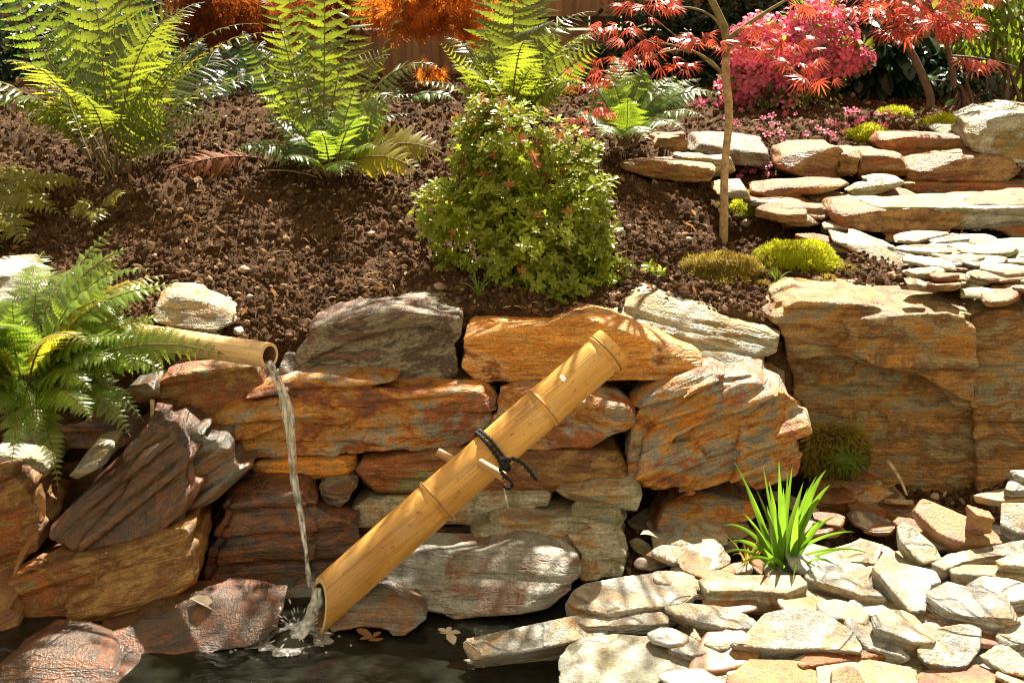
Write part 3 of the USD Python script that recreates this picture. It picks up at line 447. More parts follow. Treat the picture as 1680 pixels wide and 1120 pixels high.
SL('thick white slate with a shaded left side near the right pile', 'slate', [(1434, 1014), (1444, 1001), (1480, 1002), (1510, 1016), (1542, 1040), (1528, 1052), (1500, 1050), (1440, 1028)], .05, (.1, -.1), .06)
SL('leaf-shaped yellow-white slate tilted up at the lower right', 'slate', [(1508, 1066), (1520, 1050), (1546, 1029), (1600, 1021), (1619, 1031), (1615, 1052), (1585, 1090), (1558, 1092), (1512, 1082)], .02, (.1, -.45), .05)
SL('big white slate with a ragged brown front at the right', 'slate', [(1523, 985), (1524, 958), (1550, 952), (1580, 960), (1622, 972), (1652, 985), (1682, 1010), (1652, 1022), (1600, 1012), (1545, 998)], .045, (0, -.15), .06)
SL('white slate cut off at the right edge above the ragged one', 'slate', [(1580, 961), (1610, 943), (1700, 948), (1700, 978), (1650, 985), (1620, 972)], .03, (0, -.1), .05)
SL('tan slate with a broad top at the right edge', 'slate', [(1632, 1045), (1650, 1022), (1700, 1004), (1700, 1052), (1650, 1058)], .03, (0, -.25), .04)
SL('grey layered slate leaning at the lower right corner', 'grey', [(1600, 1062), (1614, 1045), (1650, 1058), (1705, 1085), (1705, 1112), (1650, 1098)], .04, (.1, -.4), .05)
SL('red-brown slate at the bottom right', 'red', [(1492, 1106), (1530, 1087), (1600, 1090), (1648, 1108), (1650, 1140), (1500, 1140)], .03, (0, -.1), .03)
SL('yellow flat slate at the bottom edge behind the small red one', 'sand', [(1340, 1088), (1370, 1078), (1420, 1080), (1494, 1094), (1515, 1140), (1345, 1140)], .03, (0, -.05), .035)
SL('small dark red slate standing at the bottom edge', 'red', [(1366, 1098), (1383, 1088), (1410, 1097), (1432, 1140), (1370, 1140)], .02, (.3, -.4), .055)
SL('thin brown slate lying across under the broad white slate', 'brown', [(1303, 1082), (1320, 1073), (1400, 1070), (1472, 1066), (1482, 1077), (1400, 1084), (1320, 1092)], .03, (0, -.1), .035)
SL('red-topped slate with a sunny patch at the bottom edge', 'red', [(1186, 1104), (1250, 1074), (1292, 1079), (1345, 1106), (1350, 1140), (1200, 1140)], .03, (0, -.1), .03)
SL('small white slate between the pointed slate and the bottom edge', 'slate', [(1090, 1046), (1122, 1038), (1160, 1048), (1156, 1070), (1120, 1074), (1094, 1066)], .03, (0, -.05), .03)
SL('short grey slate next to the broad white slate on its left', 'grey', [(1153, 1045), (1188, 1033), (1216, 1033), (1232, 1042), (1190, 1062), (1160, 1068)], .04, (0, -.1), .035)
SL('widest white sunlit slab left of the pile beside the tilted red slab', 'slate', [(922, 978), (945, 961), (1040, 942), (1120, 930), (1142, 936), (1144, 986), (1100, 991), (1040, 996), (1000, 1004), (960, 997), (935, 988)], .05, (0, -.12), .04)
SL('narrow straight slate lying in front of the widest white slab', 'slate', [(950, 1017), (970, 1010), (1085, 1005), (1100, 1010), (1097, 1020), (965, 1026)], .03, (0, -.1), .03)
SL('brown ledge stone at the waterline below the widest slab', 'slate', [(752, 1054), (790, 1040), (900, 1012), (960, 998), (1010, 1010), (990, 1040), (860, 1064), (770, 1075)], .06, (0, -.35), .02)
SL('large mottled pale block at the bottom edge right of the water', 'olive', [(918, 1076), (945, 1048), (1010, 1038), (1100, 1045), (1165, 1060), (1200, 1100), (1190, 1150), (930, 1150), (912, 1110)], .08, (0, -.12), .02, rough=1.1)
TS('pond_stone', 'mossy green stone just under the water at the bottom edge', 'stone', 'olive', [(790, 1112), (850, 1090), (900, 1092), (930, 1112), (930, 1150), (790, 1150)], z=-.02, thick=.1, tilt=(-.1, -.3), h=.006)
TS('pond_stone', 'brown sunken slab below the ledge stone in shallow water', 'stone', 'rust', [(700, 1092), (780, 1072), (900, 1062), (930, 1080), (880, 1100), (760, 1112)], z=-.03, thick=.06, tilt=(0, -.2), h=.006)
# small slates that fill between the big ones
TONE = {'slate': 'silver-grey', 'sand': 'tan', 'red': 'red-brown', 'grey': 'grey-green', 'olive': 'olive', 'brown': 'brown', 'pale': 'pale'}
FILL = {}
def filler_label(u, v, tone, shape, marks):
    mu, mv, nm = min(marks, key=lambda q: (q[0] - u) ** 2 + 3 * (q[1] - v) ** 2); du, dv_ = u - mu, v - mv
    rel = ('right of' if du > 0 else 'left of') if abs(du) > 2.2 * abs(dv_) else ('in front of' if dv_ > 0 else 'behind'); rel = 'just ' + rel if abs(du) + abs(dv_) < 45 else rel
    return f'small {shape} {tone} slate piece {rel} the {nm}'
def filler(n, region, seed, zoff, mats, label, group, size=(.025, .065), thick=(.006, .014), cat='slate', name='slate_chip', h=.0034, flat=.2, marks=None):
    r = np.random.default_rng(seed)
    for k in range(n):
        u = r.uniform(region[0], region[1]); v = r.uniform(region[2], region[3])
        L = r.uniform(*size); Wd = L * r.uniform(.4, .75); a = r.normal(0, .35)
        m = r.integers(5, 8); th = np.sort(r.uniform(0, 2 * np.pi, m)) * .35 + np.arange(m) * 2 * np.pi / m * .65
        loc = np.c_[np.cos(th) * L, np.sin(th) * Wd] * r.uniform(.8, 1.1, (m, 1)); ca, sa = math.cos(a), math.sin(a); loc = loc @ np.array([[ca, sa], [-sa, ca]])
        O = zoff(u, v, r); tl = r.normal(0, flat, 2); tl[1] -= .08
        nn = unit(np.array([tl[0], tl[1], 1.0])); e1 = unit(np.array([1.0, 0, -tl[0]])); e2 = np.cross(nn, e1)
        P3 = O + loc[:, :1] * e1 + loc[:, 1:] * e2; stone_seed[0] += 1
        W, F, b = make_stone(P3, O, e1, e2, -nn, r.uniform(*thick), 0, stone_seed[0], h, .55, .2, .003, slab=True)
        mt = mats[r.integers(len(mats))]; asp_ = Wd / L; shape = 'narrow' if asp_ < .52 else ('oblong' if asp_ < .64 else 'broad')
        lb = filler_label(u, v, TONE[mt], shape, marks) if marks else label
        FILL.setdefault(lb, []).append((v, put_stone(name, lb, cat, W, F, b, mt, group=group)))
filler(90, (1100, 1700, 850, 1120), 21, lambda u, v, r: scree_point(u, v, r.uniform(-.015, .026)), ['slate', 'sand', 'slate', 'red', 'grey'], 'small slate piece filling between the large slates by the pond', 'small slates between the large ones', marks=BIG)
def back_scree(u, v, r):
    p = at_z(u, v, .43); p[2] += r.uniform(-.006, .026); return p
filler(80, (1500, 1700, 400, 478), 22, back_scree, ['grey', 'olive', 'slate', 'sand', 'brown', 'grey'], 'thin grey slate in the loose pile behind the huge boulder', 'thin slates behind the boulder', marks=[(1450, 430, 'jagged orange-brown stone'), (1480, 370, 'long step block'), (1640, 365, 'olive step stone'), (1540, 490, 'huge boulder top'), (1660, 500, 'boulder right corner'), (1590, 440, 'loose pile centre'), (1680, 440, 'loose pile right end')], size=(.03, .075), thick=(.008, .016), h=.004, flat=.10)
filler(22, (1050, 1330, 845, 945), 23, lambda u, v, r: scree_point(u, v, r.uniform(-.03, .0)), ['grey', 'sand', 'brown', 'red', 'olive'], 'small dull slate piece on the earth around the strap-leaf plant', 'small slates around the strap-leaf plant', marks=[(1284, 935, 'strap-leaf plant'), (1120, 895, 'pale grey rounded stone'), (1160, 850, 'brown slab with a pale top'), (1052, 924, 'round pinkish pebble'), (1320, 880, 'rough brown block')])
filler(14, (1290, 1520, 770, 880), 24, lambda u, v, r: scree_point(u, v, r.uniform(.0, .02)), ['brown', 'sand', 'red', 'olive'], 'small shaded slate piece at the foot of the huge boulder', 'small slates at the boulder foot', marks=[(1425, 850, 'rough brown block'), (1510, 890, 'oval olive slate'), (1560, 850, 'long red-brown slate'), (1372, 760, 'hanging brown moss'), (1475, 785, 'leaning brown twig')])
def step_fill(zz):
    def f(u, v, r):
        p = at_z(u, v, zz); p[2] += r.uniform(-.01, .01); return p
    return f
filler(9, (1235, 1480, 316, 345), 25, step_fill(.478), ['brown', 'sand', 'brown', 'olive'], 'flat slate piece packed between the step stones', 'slates packed between the steps', marks=[(1315, 315, 'white-topped tread slab'), (1205, 315, 'short pale stone by the trunk'), (1435, 310, 'tilted thin slab'), (1470, 365, 'long step block'), (1320, 348, 'thin slab left of the step block')], size=(.04, .09), thick=(.012, .022), h=.004, flat=.08)
filler(9, (1290, 1440, 352, 402), 26, step_fill(.44), ['sand', 'brown', 'olive', 'brown'], 'flat slate piece beside the bright moss cushion below the steps', 'slates below the steps', marks=[(1310, 412, 'bright moss cushion'), (1320, 365, 'white sunlit chunk'), (1380, 382, 'small white stone'), (1450, 430, 'jagged orange-brown stone')], size=(.03, .07), thick=(.012, .02), h=.004, flat=.1)
filler(60, (1080, 1700, 900, 1120), 27, lambda u, v, r: scree_point(u, v, r.uniform(.012, .034)), ['slate', 'slate', 'sand', 'grey', 'red'], '', 'slate shards lying on top of the large slates', size=(.035, .07), thick=(.006, .011), flat=.24, marks=[(a, b, c + ', on top') for a, b, c in BIG], name='slate_shard')
for lb, q in FILL.items():                                   # pieces that would share a label are told apart by height in the picture
    if len(q) > 1:
        q.sort(key=lambda e: e[0])
        words = {2: ['upper', 'lower'], 3: ['uppermost', 'middle', 'lowest']}.get(len(q), ['uppermost', 'second from top', 'third from top', 'fourth from top', 'fifth from top', 'sixth from top'])
        for (v, p), w in zip(q, words): tag(p, (lambda z: z if len(z.split()) <= 16 else z.replace('slate piece', 'slate').replace('just ', ''))(lb.replace('small ', '', 1) + f', {w} one'))

# ------------------------------------------------------------------ plant materials
def leaf_mat(name, cols, trans, tw=.45, rough=.38, spec=.5, island=True):
    stops = list(zip(np.linspace(0, 1, len(cols)), cols))
    k = [float(b) / max(float(a), 1e-3) for a, b in zip(np.mean(cols, 0), trans)]
    return usdkit.material(stage, f'/World/Looks/{name}', {
        'g': ('geometry', {}), 'r': ('rgb_ramp', {'ramp': stops}), 'n': ('noise_texture', {'scale': 16.0, 'detail': 2.0}), 'nm': ('map_range', {'from_min': .3, 'from_max': .7, 'to_min': .7, 'to_max': 1.25, 'clamp': True}),
        'c': ('combine_color', {}), 'm': ('mix_color', {'blend_type': 'multiply', 'fac': 1.0, 'use_clamp': False}), 'mt': ('mix_color', {'blend_type': 'multiply', 'fac': 1.0, 'b': k, 'use_clamp': False}),
        'p': ('principled_bsdf', {'roughness': rough, 'specular_ior_level': spec}), 't': ('translucent_bsdf', {}), 'x': ('mix_closure', {'fac': tw})},
        [('g.random_per_island', 'r.fac'), ('g.position', 'n.vector'), ('n.fac', 'nm.value'), ('nm.result', 'c.r'), ('nm.result', 'c.g'), ('nm.result', 'c.b'), ('r.color', 'm.a'), ('c.color', 'm.b'),
         ('m.result', 'mt.a'), ('m.result', 'p.base_color'), ('mt.result', 't.color'), ('p.BSDF', 'x.closure1'), ('t.BSDF', 'x.closure2')], surface='x.closure')
def plain(name, col, rough=.6, spec=.4, var=.35, scale=60.0):
    return usdkit.material(stage, f'/World/Looks/{name}', {
        'g': ('geometry', {}), 'n': ('noise_texture', {'scale': scale, 'detail': 4.0, 'roughness': .7}), 'r': ('rgb_ramp', {'ramp': [(.3, tuple(c * (1 - var) for c in col)), (.7, tuple(min(c * (1 + var), .95) for c in col))]}),
        'b': ('bump', {'strength': .4, 'distance': .002}), 'p': ('principled_bsdf', {'roughness': rough, 'specular_ior_level': spec})},
        [('g.position', 'n.vector'), ('n.fac', 'r.fac'), ('r.color', 'p.base_color'), ('n.fac', 'b.height'), ('b.normal', 'p.normal')], surface='p.BSDF')
L_FERN = leaf_mat('fern_leaf', [(.06, .095, .012), (.095, .13, .016), (.14, .165, .02)], (.46, .46, .028), .45, .3, .8)
L_FERN2 = leaf_mat('fern_leaf_cool', [(.06, .115, .018), (.085, .15, .022), (.12, .16, .022)], (.42, .48, .03), .45, .35, .6)
L_FERNN = leaf_mat('fern_leaf_near', [(.12, .19, .02), (.17, .25, .024), (.24, .29, .03)], (.42, .52, .04), .42, .3, .7)
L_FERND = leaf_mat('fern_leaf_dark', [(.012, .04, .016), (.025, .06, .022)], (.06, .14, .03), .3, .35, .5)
L_FERNY = leaf_mat('fern_leaf_yellowing', [(.17, .16, .018), (.15, .18, .02), (.22, .14, .025)], (.6, .52, .03), .5, .4, .4)
L_BUSH = leaf_mat('bush_leaf', [(.2, .24, .016), (.26, .29, .02), (.33, .33, .024), (.4, .3, .03)], (.62, .62, .03), .45, .36, .5)
L_BUSHR = leaf_mat('bush_young_leaf', [(.36, .15, .05), (.38, .22, .06), (.3, .2, .04)], (.7, .36, .08), .4, .4, .4)
L_MAPLE = leaf_mat('maple_leaf', [(.36, .05, .03), (.46, .09, .04), (.5, .14, .05)], (.9, .2, .05), .42, .3, .8)
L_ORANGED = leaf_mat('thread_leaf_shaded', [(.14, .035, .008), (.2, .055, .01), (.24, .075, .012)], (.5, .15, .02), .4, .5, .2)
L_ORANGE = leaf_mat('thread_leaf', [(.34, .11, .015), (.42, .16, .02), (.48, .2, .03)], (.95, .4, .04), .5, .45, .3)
L_PINK = leaf_mat('azalea_petal', [(.82, .19, .33), (.88, .30, .45), (.93, .52, .62)], (1.0, .42, .58), .5, .5, .3)
L_DARK = leaf_mat('dark_leaf', [(.012, .032, .014), (.02, .05, .02), (.035, .065, .02)], (.07, .14, .03), .3, .32, .5)
L_LIME = leaf_mat('lime_leaf', [(.10, .15, .015), (.14, .19, .02), (.2, .22, .02)], (.45, .5, .03), .5, .4, .4)
L_STRAP = leaf_mat('strap_leaf', [(.06, .14, .012), (.09, .18, .016), (.14, .2, .02)], (.34, .5, .03), .5, .32, .5)
L_MOSS = leaf_mat('moss_blade', [(.34, .36, .012), (.44, .44, .015), (.5, .47, .02)], (.75, .72, .03), .45, .6, .2)
L_MOSSB = leaf_mat('moss_blade_brown', [(.2, .16, .03), (.22, .13, .04), (.2, .2, .03)], (.5, .36, .06), .4, .6, .2)
L_DRY = leaf_mat('dry_leaf', [(.28, .14, .055), (.36, .2, .09), (.24, .10, .04)], (.5, .25, .1), .3, .6, .2)
L_PALE = leaf_mat('pale_petal', [(.6, .52, .4), (.66, .56, .44)], (.6, .5, .38), .35, .5, .3)
STEM = plain('fern_stem', (.10, .07, .025)); STEMR = plain('red_stem', (.14, .05, .025)); BARK = plain('maple_bark', (.30, .21, .11), var=.6, scale=70.0, rough=.8); BARKG = plain('maple_green_bark', (.15, .125, .045), var=.55, scale=60.0, rough=.8); BARKD = plain('dark_twig', (.09, .05, .03))

# ------------------------------------------------------------------ ferns
def pinna_once(m=8):
    v = [(0, 0, 0)]; f = []; wid = lambda x: (min(1, .45 + x * 3) * (1 - x ** 1.7)) * .5
    mids = [0]
    for i in range(1, m + 1): v.append((i / m, 0, 0)); mids.append(i)
    for sgn in (1, -1):
        prev = None
        for i in range(m):
            x0, x1 = i / m, (i + 1) / m; xa = x0 + .62 * (x1 - x0)
            b = len(v); v += [(x0 + .02, sgn * wid(x0) * .72, -.16 * wid(x0)), (xa + .05, sgn * wid(xa), -.24 * wid(xa)), (x1, sgn * wid(x1) * .7, -.16 * wid(x1))]
            t = [(i, i + 1, b + 1), (i, b + 1, b), (i + 1, b + 2, b + 1)]
            f += t if sgn > 0 else [(p, r, q) for p, q, r in t]
    return np.array(v, float), np.array(f)
def pinna_twice(m=9):
    v = []; f = []
    for i in range(m):
        x = (i + .35) / m; w = (1 - x ** 1.5) * min(1, .6 + 2 * x) * .5; s = .5 / m
        for sgn in (1, -1):
            b = len(v); v += [(x - s * .7, 0, 0), (x + s * .1, sgn * w * .62, -.1 * w), (x + s * 1.5, sgn * w, -.26 * w), (x + s * 1.6, sgn * w * .45, -.06 * w), (x + s * .7, 0, 0)]
            t = [(b, b + 4, b + 3), (b, b + 3, b + 1), (b + 1, b + 3, b + 2)]; f += t if sgn > 0 else [(p, r, q) for p, q, r in t]
    return np.array(v, float), np.array(f)
PIN1, PIN2 = pinna_once(), pinna_twice()
def frond_mesh(B, C, T, W, hint, r, n=26, twice=False, start=.2, asp=.24, fwd=.22, droop=.25, curl=.18, peak=.35):
    """a frond along the curve B-C-T: pinnae of length up to W on both sides; hint is the side its upper face turns to"""
    B, C, T = (np.asarray(q, float) for q in (B, C, T))
    t = np.linspace(start, .995, n) ** 1.0; tt = t[:, None]
    Pm = (1 - tt) ** 2 * B + 2 * tt * (1 - tt) * C + tt * tt * T; tg = unit(2 * (1 - tt) * (C - B) + 2 * tt * (T - C))
    N = np.asarray(hint, float)[None] - (tg @ np.asarray(hint, float))[:, None] * tg; N = unit(N); Sd = np.cross(tg, N)
    s = (t - start) / (1 - start); prof = np.where(s < peak, .55 + .45 * np.sin(s / peak * np.pi / 2), np.maximum((1 - s) / (1 - peak), 0) ** .75); prof = np.maximum(prof, .035)
    tv, tf = PIN2 if twice else PIN1; V = []; F = []; off = 0
    for sg in (1, -1):
        jit = lambda k: r.normal(0, k, (n, 1))
        Ln = (W * prof)[:, None] * (1 + jit(.06)); d = unit(sg * Sd + (fwd + jit(.06)) * tg + (jit(.09) - droop * .25) * N); pr = unit(np.cross(N, d)) * sg
        pr = unit(pr + .0 * tg); nn = np.cross(d, pr) * sg; nn = nn * np.sign((nn * N).sum(1, keepdims=True)); tw = jit(.22); pr2 = unit(pr * np.cos(tw) + nn * np.sin(tw)); nn2 = unit(np.cross(d, pr2)); nn2 = nn2 * np.sign((nn2 * N).sum(1, keepdims=True))
        x, y, z = tv[:, 0][None, :, None], tv[:, 1][None, :, None], tv[:, 2][None, :, None]
        wp = (Ln * asp)[:, :, None] if True else 0; L3 = Ln[:, :, None]; dr = (droop * (1 + .4 * r.normal(size=(n, 1))))[:, :, None]
        p = Pm[:, None] + L3 * (x * d[:, None] + curl * x * x * tg[:, None] - dr * x * x * N[:, None]) + y * 2 * wp * pr2[:, None] + z * 2 * wp * nn2[:, None]
        fb = tf[None] + (np.arange(n) * len(tv))[:, None, None] + off; V.append(p.reshape(-1, 3)); F.append(fb.reshape(-1, 3)); off += n * len(tv)
    return (np.vstack(V), np.vstack(F)), bez(B, C, T, 14)
def px_len(px, y): return px * y * 1.07 / FPX
def fern(name, label, base, fronds, mat, seed, twice=False, n=26, group=None, stem_r=.0022, start=.2, asp=.24, extra=0, extra_len=.25, extra_w=.06, **kw):
    """fronds: (tip u, v, dy), (bend u, v, dy), half width in px, optional facing, optional own base (u, v, dy)"""
    r = np.random.default_rng(seed); bu, bv, by = base; Bp = at_y(bu, bv, by)
    t = thing(name, label, 'fern', group)
    def add(B, C, T, W, hint, m):
        (V, F), line = frond_mesh(B, C, T, W, hint, r, n=n, twice=twice, start=start, asp=asp, **kw)
        fr = obj('frond', (V, F), m, t)
        mb = MB().tube(line, np.linspace(stem_r, stem_r * .25, len(line)), 5); obj('stem', mb.mesh(), STEM, fr)
    for k in fronds:
        (tu, tv_, td), (cu, cv, cd), wpx = k[:3]; hint = k[3] if len(k) > 3 and k[3] is not None else None
        b = at_y(k[4][0], k[4][1], by + k[4][2]) if len(k) > 4 and k[4] is not None else Bp + r.normal(0, .012, 3) * [1, 1, 0]
        m = k[5] if len(k) > 5 else mat
        T = at_y(tu, tv_, by + td); C = at_y(cu, cv, by + cd)
        if hint is None: hint = (r.normal(0, .25), -.75, .65)
        add(b, C, T, px_len(wpx, by), hint, m)
    for q in range(extra):
        a = r.uniform(0, 2 * np.pi); L = extra_len * r.uniform(.7, 1.15); el = r.uniform(.55, 1.2); D = np.array([math.cos(a), math.sin(a), 0])
        C = Bp + D * L * .28 + np.array([0, 0, L * math.sin(el) * .75]); T = Bp + D * L * (.5 + .45 * math.cos(el)) + np.array([0, 0, L * (math.sin(el) * .9 - .15)])
        add(Bp + D * .015, C, T, extra_w * r.uniform(.8, 1.1), unit(np.array([-D[0] * .4, -D[1] * .4 - .2, 1])), L_FERNY if r.random() < .15 else mat)
    return t
UPH = (0, -.35, 1.0); FRONT = (0, -1, .25)
fern('fern', 'tall backlit fern clump at the upper left with upright yellow-green fronds', (180, 292, 3.03), [
    ((128, -150, .10), (178, 70, .05), 82, FRONT), ((225, -140, .16), (180, 80, .10), 72, FRONT), ((308, 18, .02), (195, 30, .05), 52, (.2, -.9, .4)),
    ((292, 52, -.05), (222, 130, .02), 48, (.1, -1, .2)), ((40, -140, .20), (130, 80, .12), 66, FRONT, None, L_FERN2), ((-20, -100, .1), (60, 60, .05), 60, FRONT, None, L_FERN2),
    ((88, -130, .3), (150, 60, .2), 70, FRONT, None, L_FERN2), ((378, 194, -.12), (262, 165, -.05), 46, (-.1, -.5, .85)), ((300, 254, -.2), (240, 215, -.1), 34, (0, -.4, .9)),
    ((192, 290, -.25), (20, -10, -.02), 44, (.75, -.3, .6)), ((150, 262, -.3), (60, 40, -.1), 42, (.8, -.2, .55)), ((272, 172, -.1), (215, 170, -.05), 50, FRONT), ((-40, 200, -.15), (60, 80, -.05), 50, (-.6, -.4, .6)),
    ((120, 150, -.2), (165, 150, -.1), 46, (0, -.6, .8)), ((20, 230, -.3), (90, 90, -.1), 44, (-.5, -.4, .7)), ((330, 110, .2), (240, 60, .15), 50, FRONT, None, L_FERN2), ((250, 20, .3), (215, 90, .2), 60, FRONT, None, L_FERN2)], L_FERN, 31, n=21, asp=.125, extra=13, extra_len=.5, extra_w=.06)
fern('fern', 'low yellow-green fern with broad fronds at the left edge under the tall clump', (-50, 330, 2.86), [
    ((100, 352, -.06), (20, 290, 0), 40, UPH), ((45, 405, -.15), (0, 320, -.05), 44, UPH), ((150, 300, .05), (40, 270, .02), 36, UPH), ((-10, 420, -.2), (-40, 330, -.1), 40, UPH), ((80, 290, .1), (0, 250, .05), 34, UPH)], L_FERNY, 32, n=20, asp=.3)
fern('fern', 'tiny yellowing fern growing from the soil below the tall left clump', (160, 345, 2.84), [((205, 318, -.02), (180, 310, 0), 26, UPH), ((115, 360, -.04), (140, 315, 0), 24, UPH), ((150, 372, -.08), (160, 330, -.03), 22, UPH)], L_FERNY, 33, n=14, asp=.3)
fern('fern', 'upright fern with thin ladder-like fronds left of the small pieris bush', (530, 282, 3.12), [
    ((532, -150, .05), (535, 80, .03), 46, FRONT), ((600, -90, .12), (560, 80, .06), 44, FRONT), ((425, -70, .0), (480, 90, .0), 40, FRONT), ((452, -90, .1), (500, 90, .03), 46, FRONT), ((500, -150, .15), (515, 70, .08), 44, FRONT, None, L_FERN2),
    ((700, -70, .1), (585, 150, .04), 30, (-.9, -.2, .35)), ((722, 114, -.05), (640, 60, 0), 34, (-.1, -.35, .9)), ((660, 165, -.1), (585, 120, -.02), 36, UPH), ((395, 60, .05), (450, 120, .02), 38, FRONT, None, L_FERN2), ((640, 90, .15), (570, 90, .1), 36, FRONT)], L_FERN, 34, n=20, asp=.15, extra=6, extra_len=.3, extra_w=.04)
fern('fern', 'sprawling fern with yellowing drooping fronds on the soil left of the small bush', (545, 288, 2.99), [
    ((384, 246, -.04), (450, 215, 0), 34, UPH, None, L_FERN2), ((728, 252, -.06), (640, 205, -.02), 42, (0, -.8, .6), None, L_FERNY), ((690, 285, -.14), (620, 225, -.06), 36, (0, -.8, .6), None, L_FERNY), ((585, 140, .04), (555, 210, .02), 34, FRONT),
    ((470, 160, .05), (500, 220, .02), 26, FRONT), ((640, 165, .05), (590, 200, .02), 36, FRONT), ((440, 185, 0), (490, 230, 0), 20, UPH), ((560, 290, -.2), (560, 240, -.1), 30, UPH), ((650, 240, 0), (600, 205, 0), 34, UPH)], L_FERN2, 35, n=18, asp=.22, extra=9, extra_len=.2, extra_w=.045)
fern('fern', 'single small glinting fern frond in front of the fence', (660, 172, 3.5), [((748, 165, -.05), (700, 135, 0), 22, UPH), ((640, 140, .1), (650, 140, .05), 18, UPH)], L_FERN2, 36, n=16, asp=.26)
fern('fern', 'bright yellow-green fern rising right behind the small pieris bush', (835, 215, 3.16), [
    ((850, -110, .12), (838, 40, .06), 62, FRONT), ((800, -90, .18), (815, 60, .08), 50, FRONT), ((988, 72, -.03), (905, 120, 0), 40, FRONT), ((718, 68, -.02), (780, 130, 0), 26, (-.8, -.5, .4)), ((776, 78, .02), (800, 130, .02), 30, (-.7, -.6, .4)),
    ((920, 60, .05), (868, 90, .03), 46, FRONT), ((978, 20, .15), (890, 10, .1), 30, UPH), ((1000, 48, .1), (910, 60, .06), 32, UPH), ((880, 100, -.1), (850, 130, -.03), 46, FRONT), ((760, 120, -.05), (800, 150, 0), 30, FRONT), ((900, -60, .2), (865, 60, .1), 54, FRONT), ((960, 130, -.1), (890, 130, -.05), 40, UPH)], L_FERN, 37, n=20, asp=.15, extra=10, extra_len=.3, extra_w=.05)
fern('fern', 'glossy sunlit fern spreading over the step stones left of the maple trunk', (1030, 240, 3.2), [
    ((1182, 158, -.06), (1100, 120, -.02), 34, UPH), ((1156, 192, -.12), (1090, 155, -.04), 30, UPH), ((962, 140, 0), (1000, 150, 0), 32, UPH), ((1000, 118, .06), (1015, 150, .03), 34, FRONT), ((1058, 112, .08), (1042, 150, .04), 36, FRONT), ((1125, 215, -.2), (1075, 170, -.08), 30, UPH),
    ((1110, 125, .08), (1060, 140, .03), 34, UPH), ((940, 190, -.1), (985, 175, -.04), 30, UPH), ((1060, 230, -.22), (1045, 180, -.1), 28, UPH), ((985, 225, -.2), (1005, 185, -.1), 28, UPH), ((1090, 150, 0), (1060, 165, 0), 32, UPH), ((1030, 160, -.1), (1030, 180, -.05), 34, UPH), ((1150, 130, .12), (1085, 130, .06), 30, UPH)], L_FERN2, 38, twice=True, n=20, asp=.24, extra=5, extra_len=.24, extra_w=.045)
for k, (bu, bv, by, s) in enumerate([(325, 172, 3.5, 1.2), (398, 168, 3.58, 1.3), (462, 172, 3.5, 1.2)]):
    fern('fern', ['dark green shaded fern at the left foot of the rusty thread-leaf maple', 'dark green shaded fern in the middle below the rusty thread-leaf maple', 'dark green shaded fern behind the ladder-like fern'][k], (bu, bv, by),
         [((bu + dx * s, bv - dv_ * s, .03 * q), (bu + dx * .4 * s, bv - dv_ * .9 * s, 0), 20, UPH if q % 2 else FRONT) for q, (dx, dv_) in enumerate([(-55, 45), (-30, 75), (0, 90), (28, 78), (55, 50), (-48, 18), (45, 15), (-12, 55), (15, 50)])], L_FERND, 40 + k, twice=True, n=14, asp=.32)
fern('fern', 'large soft shield fern hanging over the water spout at the left edge', (40, 640, 2.27), [
    ((218, 405, .12), (90, 440, .1), 46, (-.3, -.6, .7)), ((190, 368, .2), (80, 470, .12), 40, (-.3, -.6, .7)), ((292, 466, .1), (130, 470, .05), 44, (-.1, -.5, .85)), ((388, 588, -.06), (200, 520, 0), 44, (0, -.75, .6)), ((285, 520, .06), (150, 520, .03), 42, UPH),
    ((195, 428, .05), (110, 500, .03), 44, FRONT), ((225, 522, 0), (120, 520, 0), 44, UPH), ((-40, 470, .06), (10, 520, .04), 46, UPH), ((-40, 560, -.08), (0, 560, -.02), 44, UPH), ((214, 716, -.10), (150, 600, -.03), 40, (.1, -.6, .7)),
    ((96, 806, -.14), (80, 660, -.08), 30, (.3, -.8, .4)), ((236, 690, -.05), (150, 580, 0), 40, UPH), ((60, 720, -.16), (50, 620, -.1), 42, UPH), ((-30, 690, -.12), (0, 610, -.08), 44, UPH), ((150, 640, -.12), (90, 570, -.06), 44, UPH), ((100, 560, -.05), (60, 580, -.02), 44, UPH),
    ((20, 500, .02), (25, 560, .01), 44, FRONT), ((150, 690, -.18), (100, 610, -.1), 40, UPH), ((290, 620, -.02), (170, 540, 0), 40, UPH), ((60, 470, .1), (55, 540, .06), 42, FRONT), ((-50, 620, -.1), (0, 590, -.05), 44, UPH), ((130, 500, .08), (80, 540, .05), 44, FRONT), ((20, 760, -.2), (30, 650, -.12), 36, UPH), ((190, 590, -.08), (110, 560, -.04), 44, UPH)], L_FERNN, 50, twice=True, n=24, asp=.34, start=.14, extra=16, extra_len=.33, extra_w=.05)

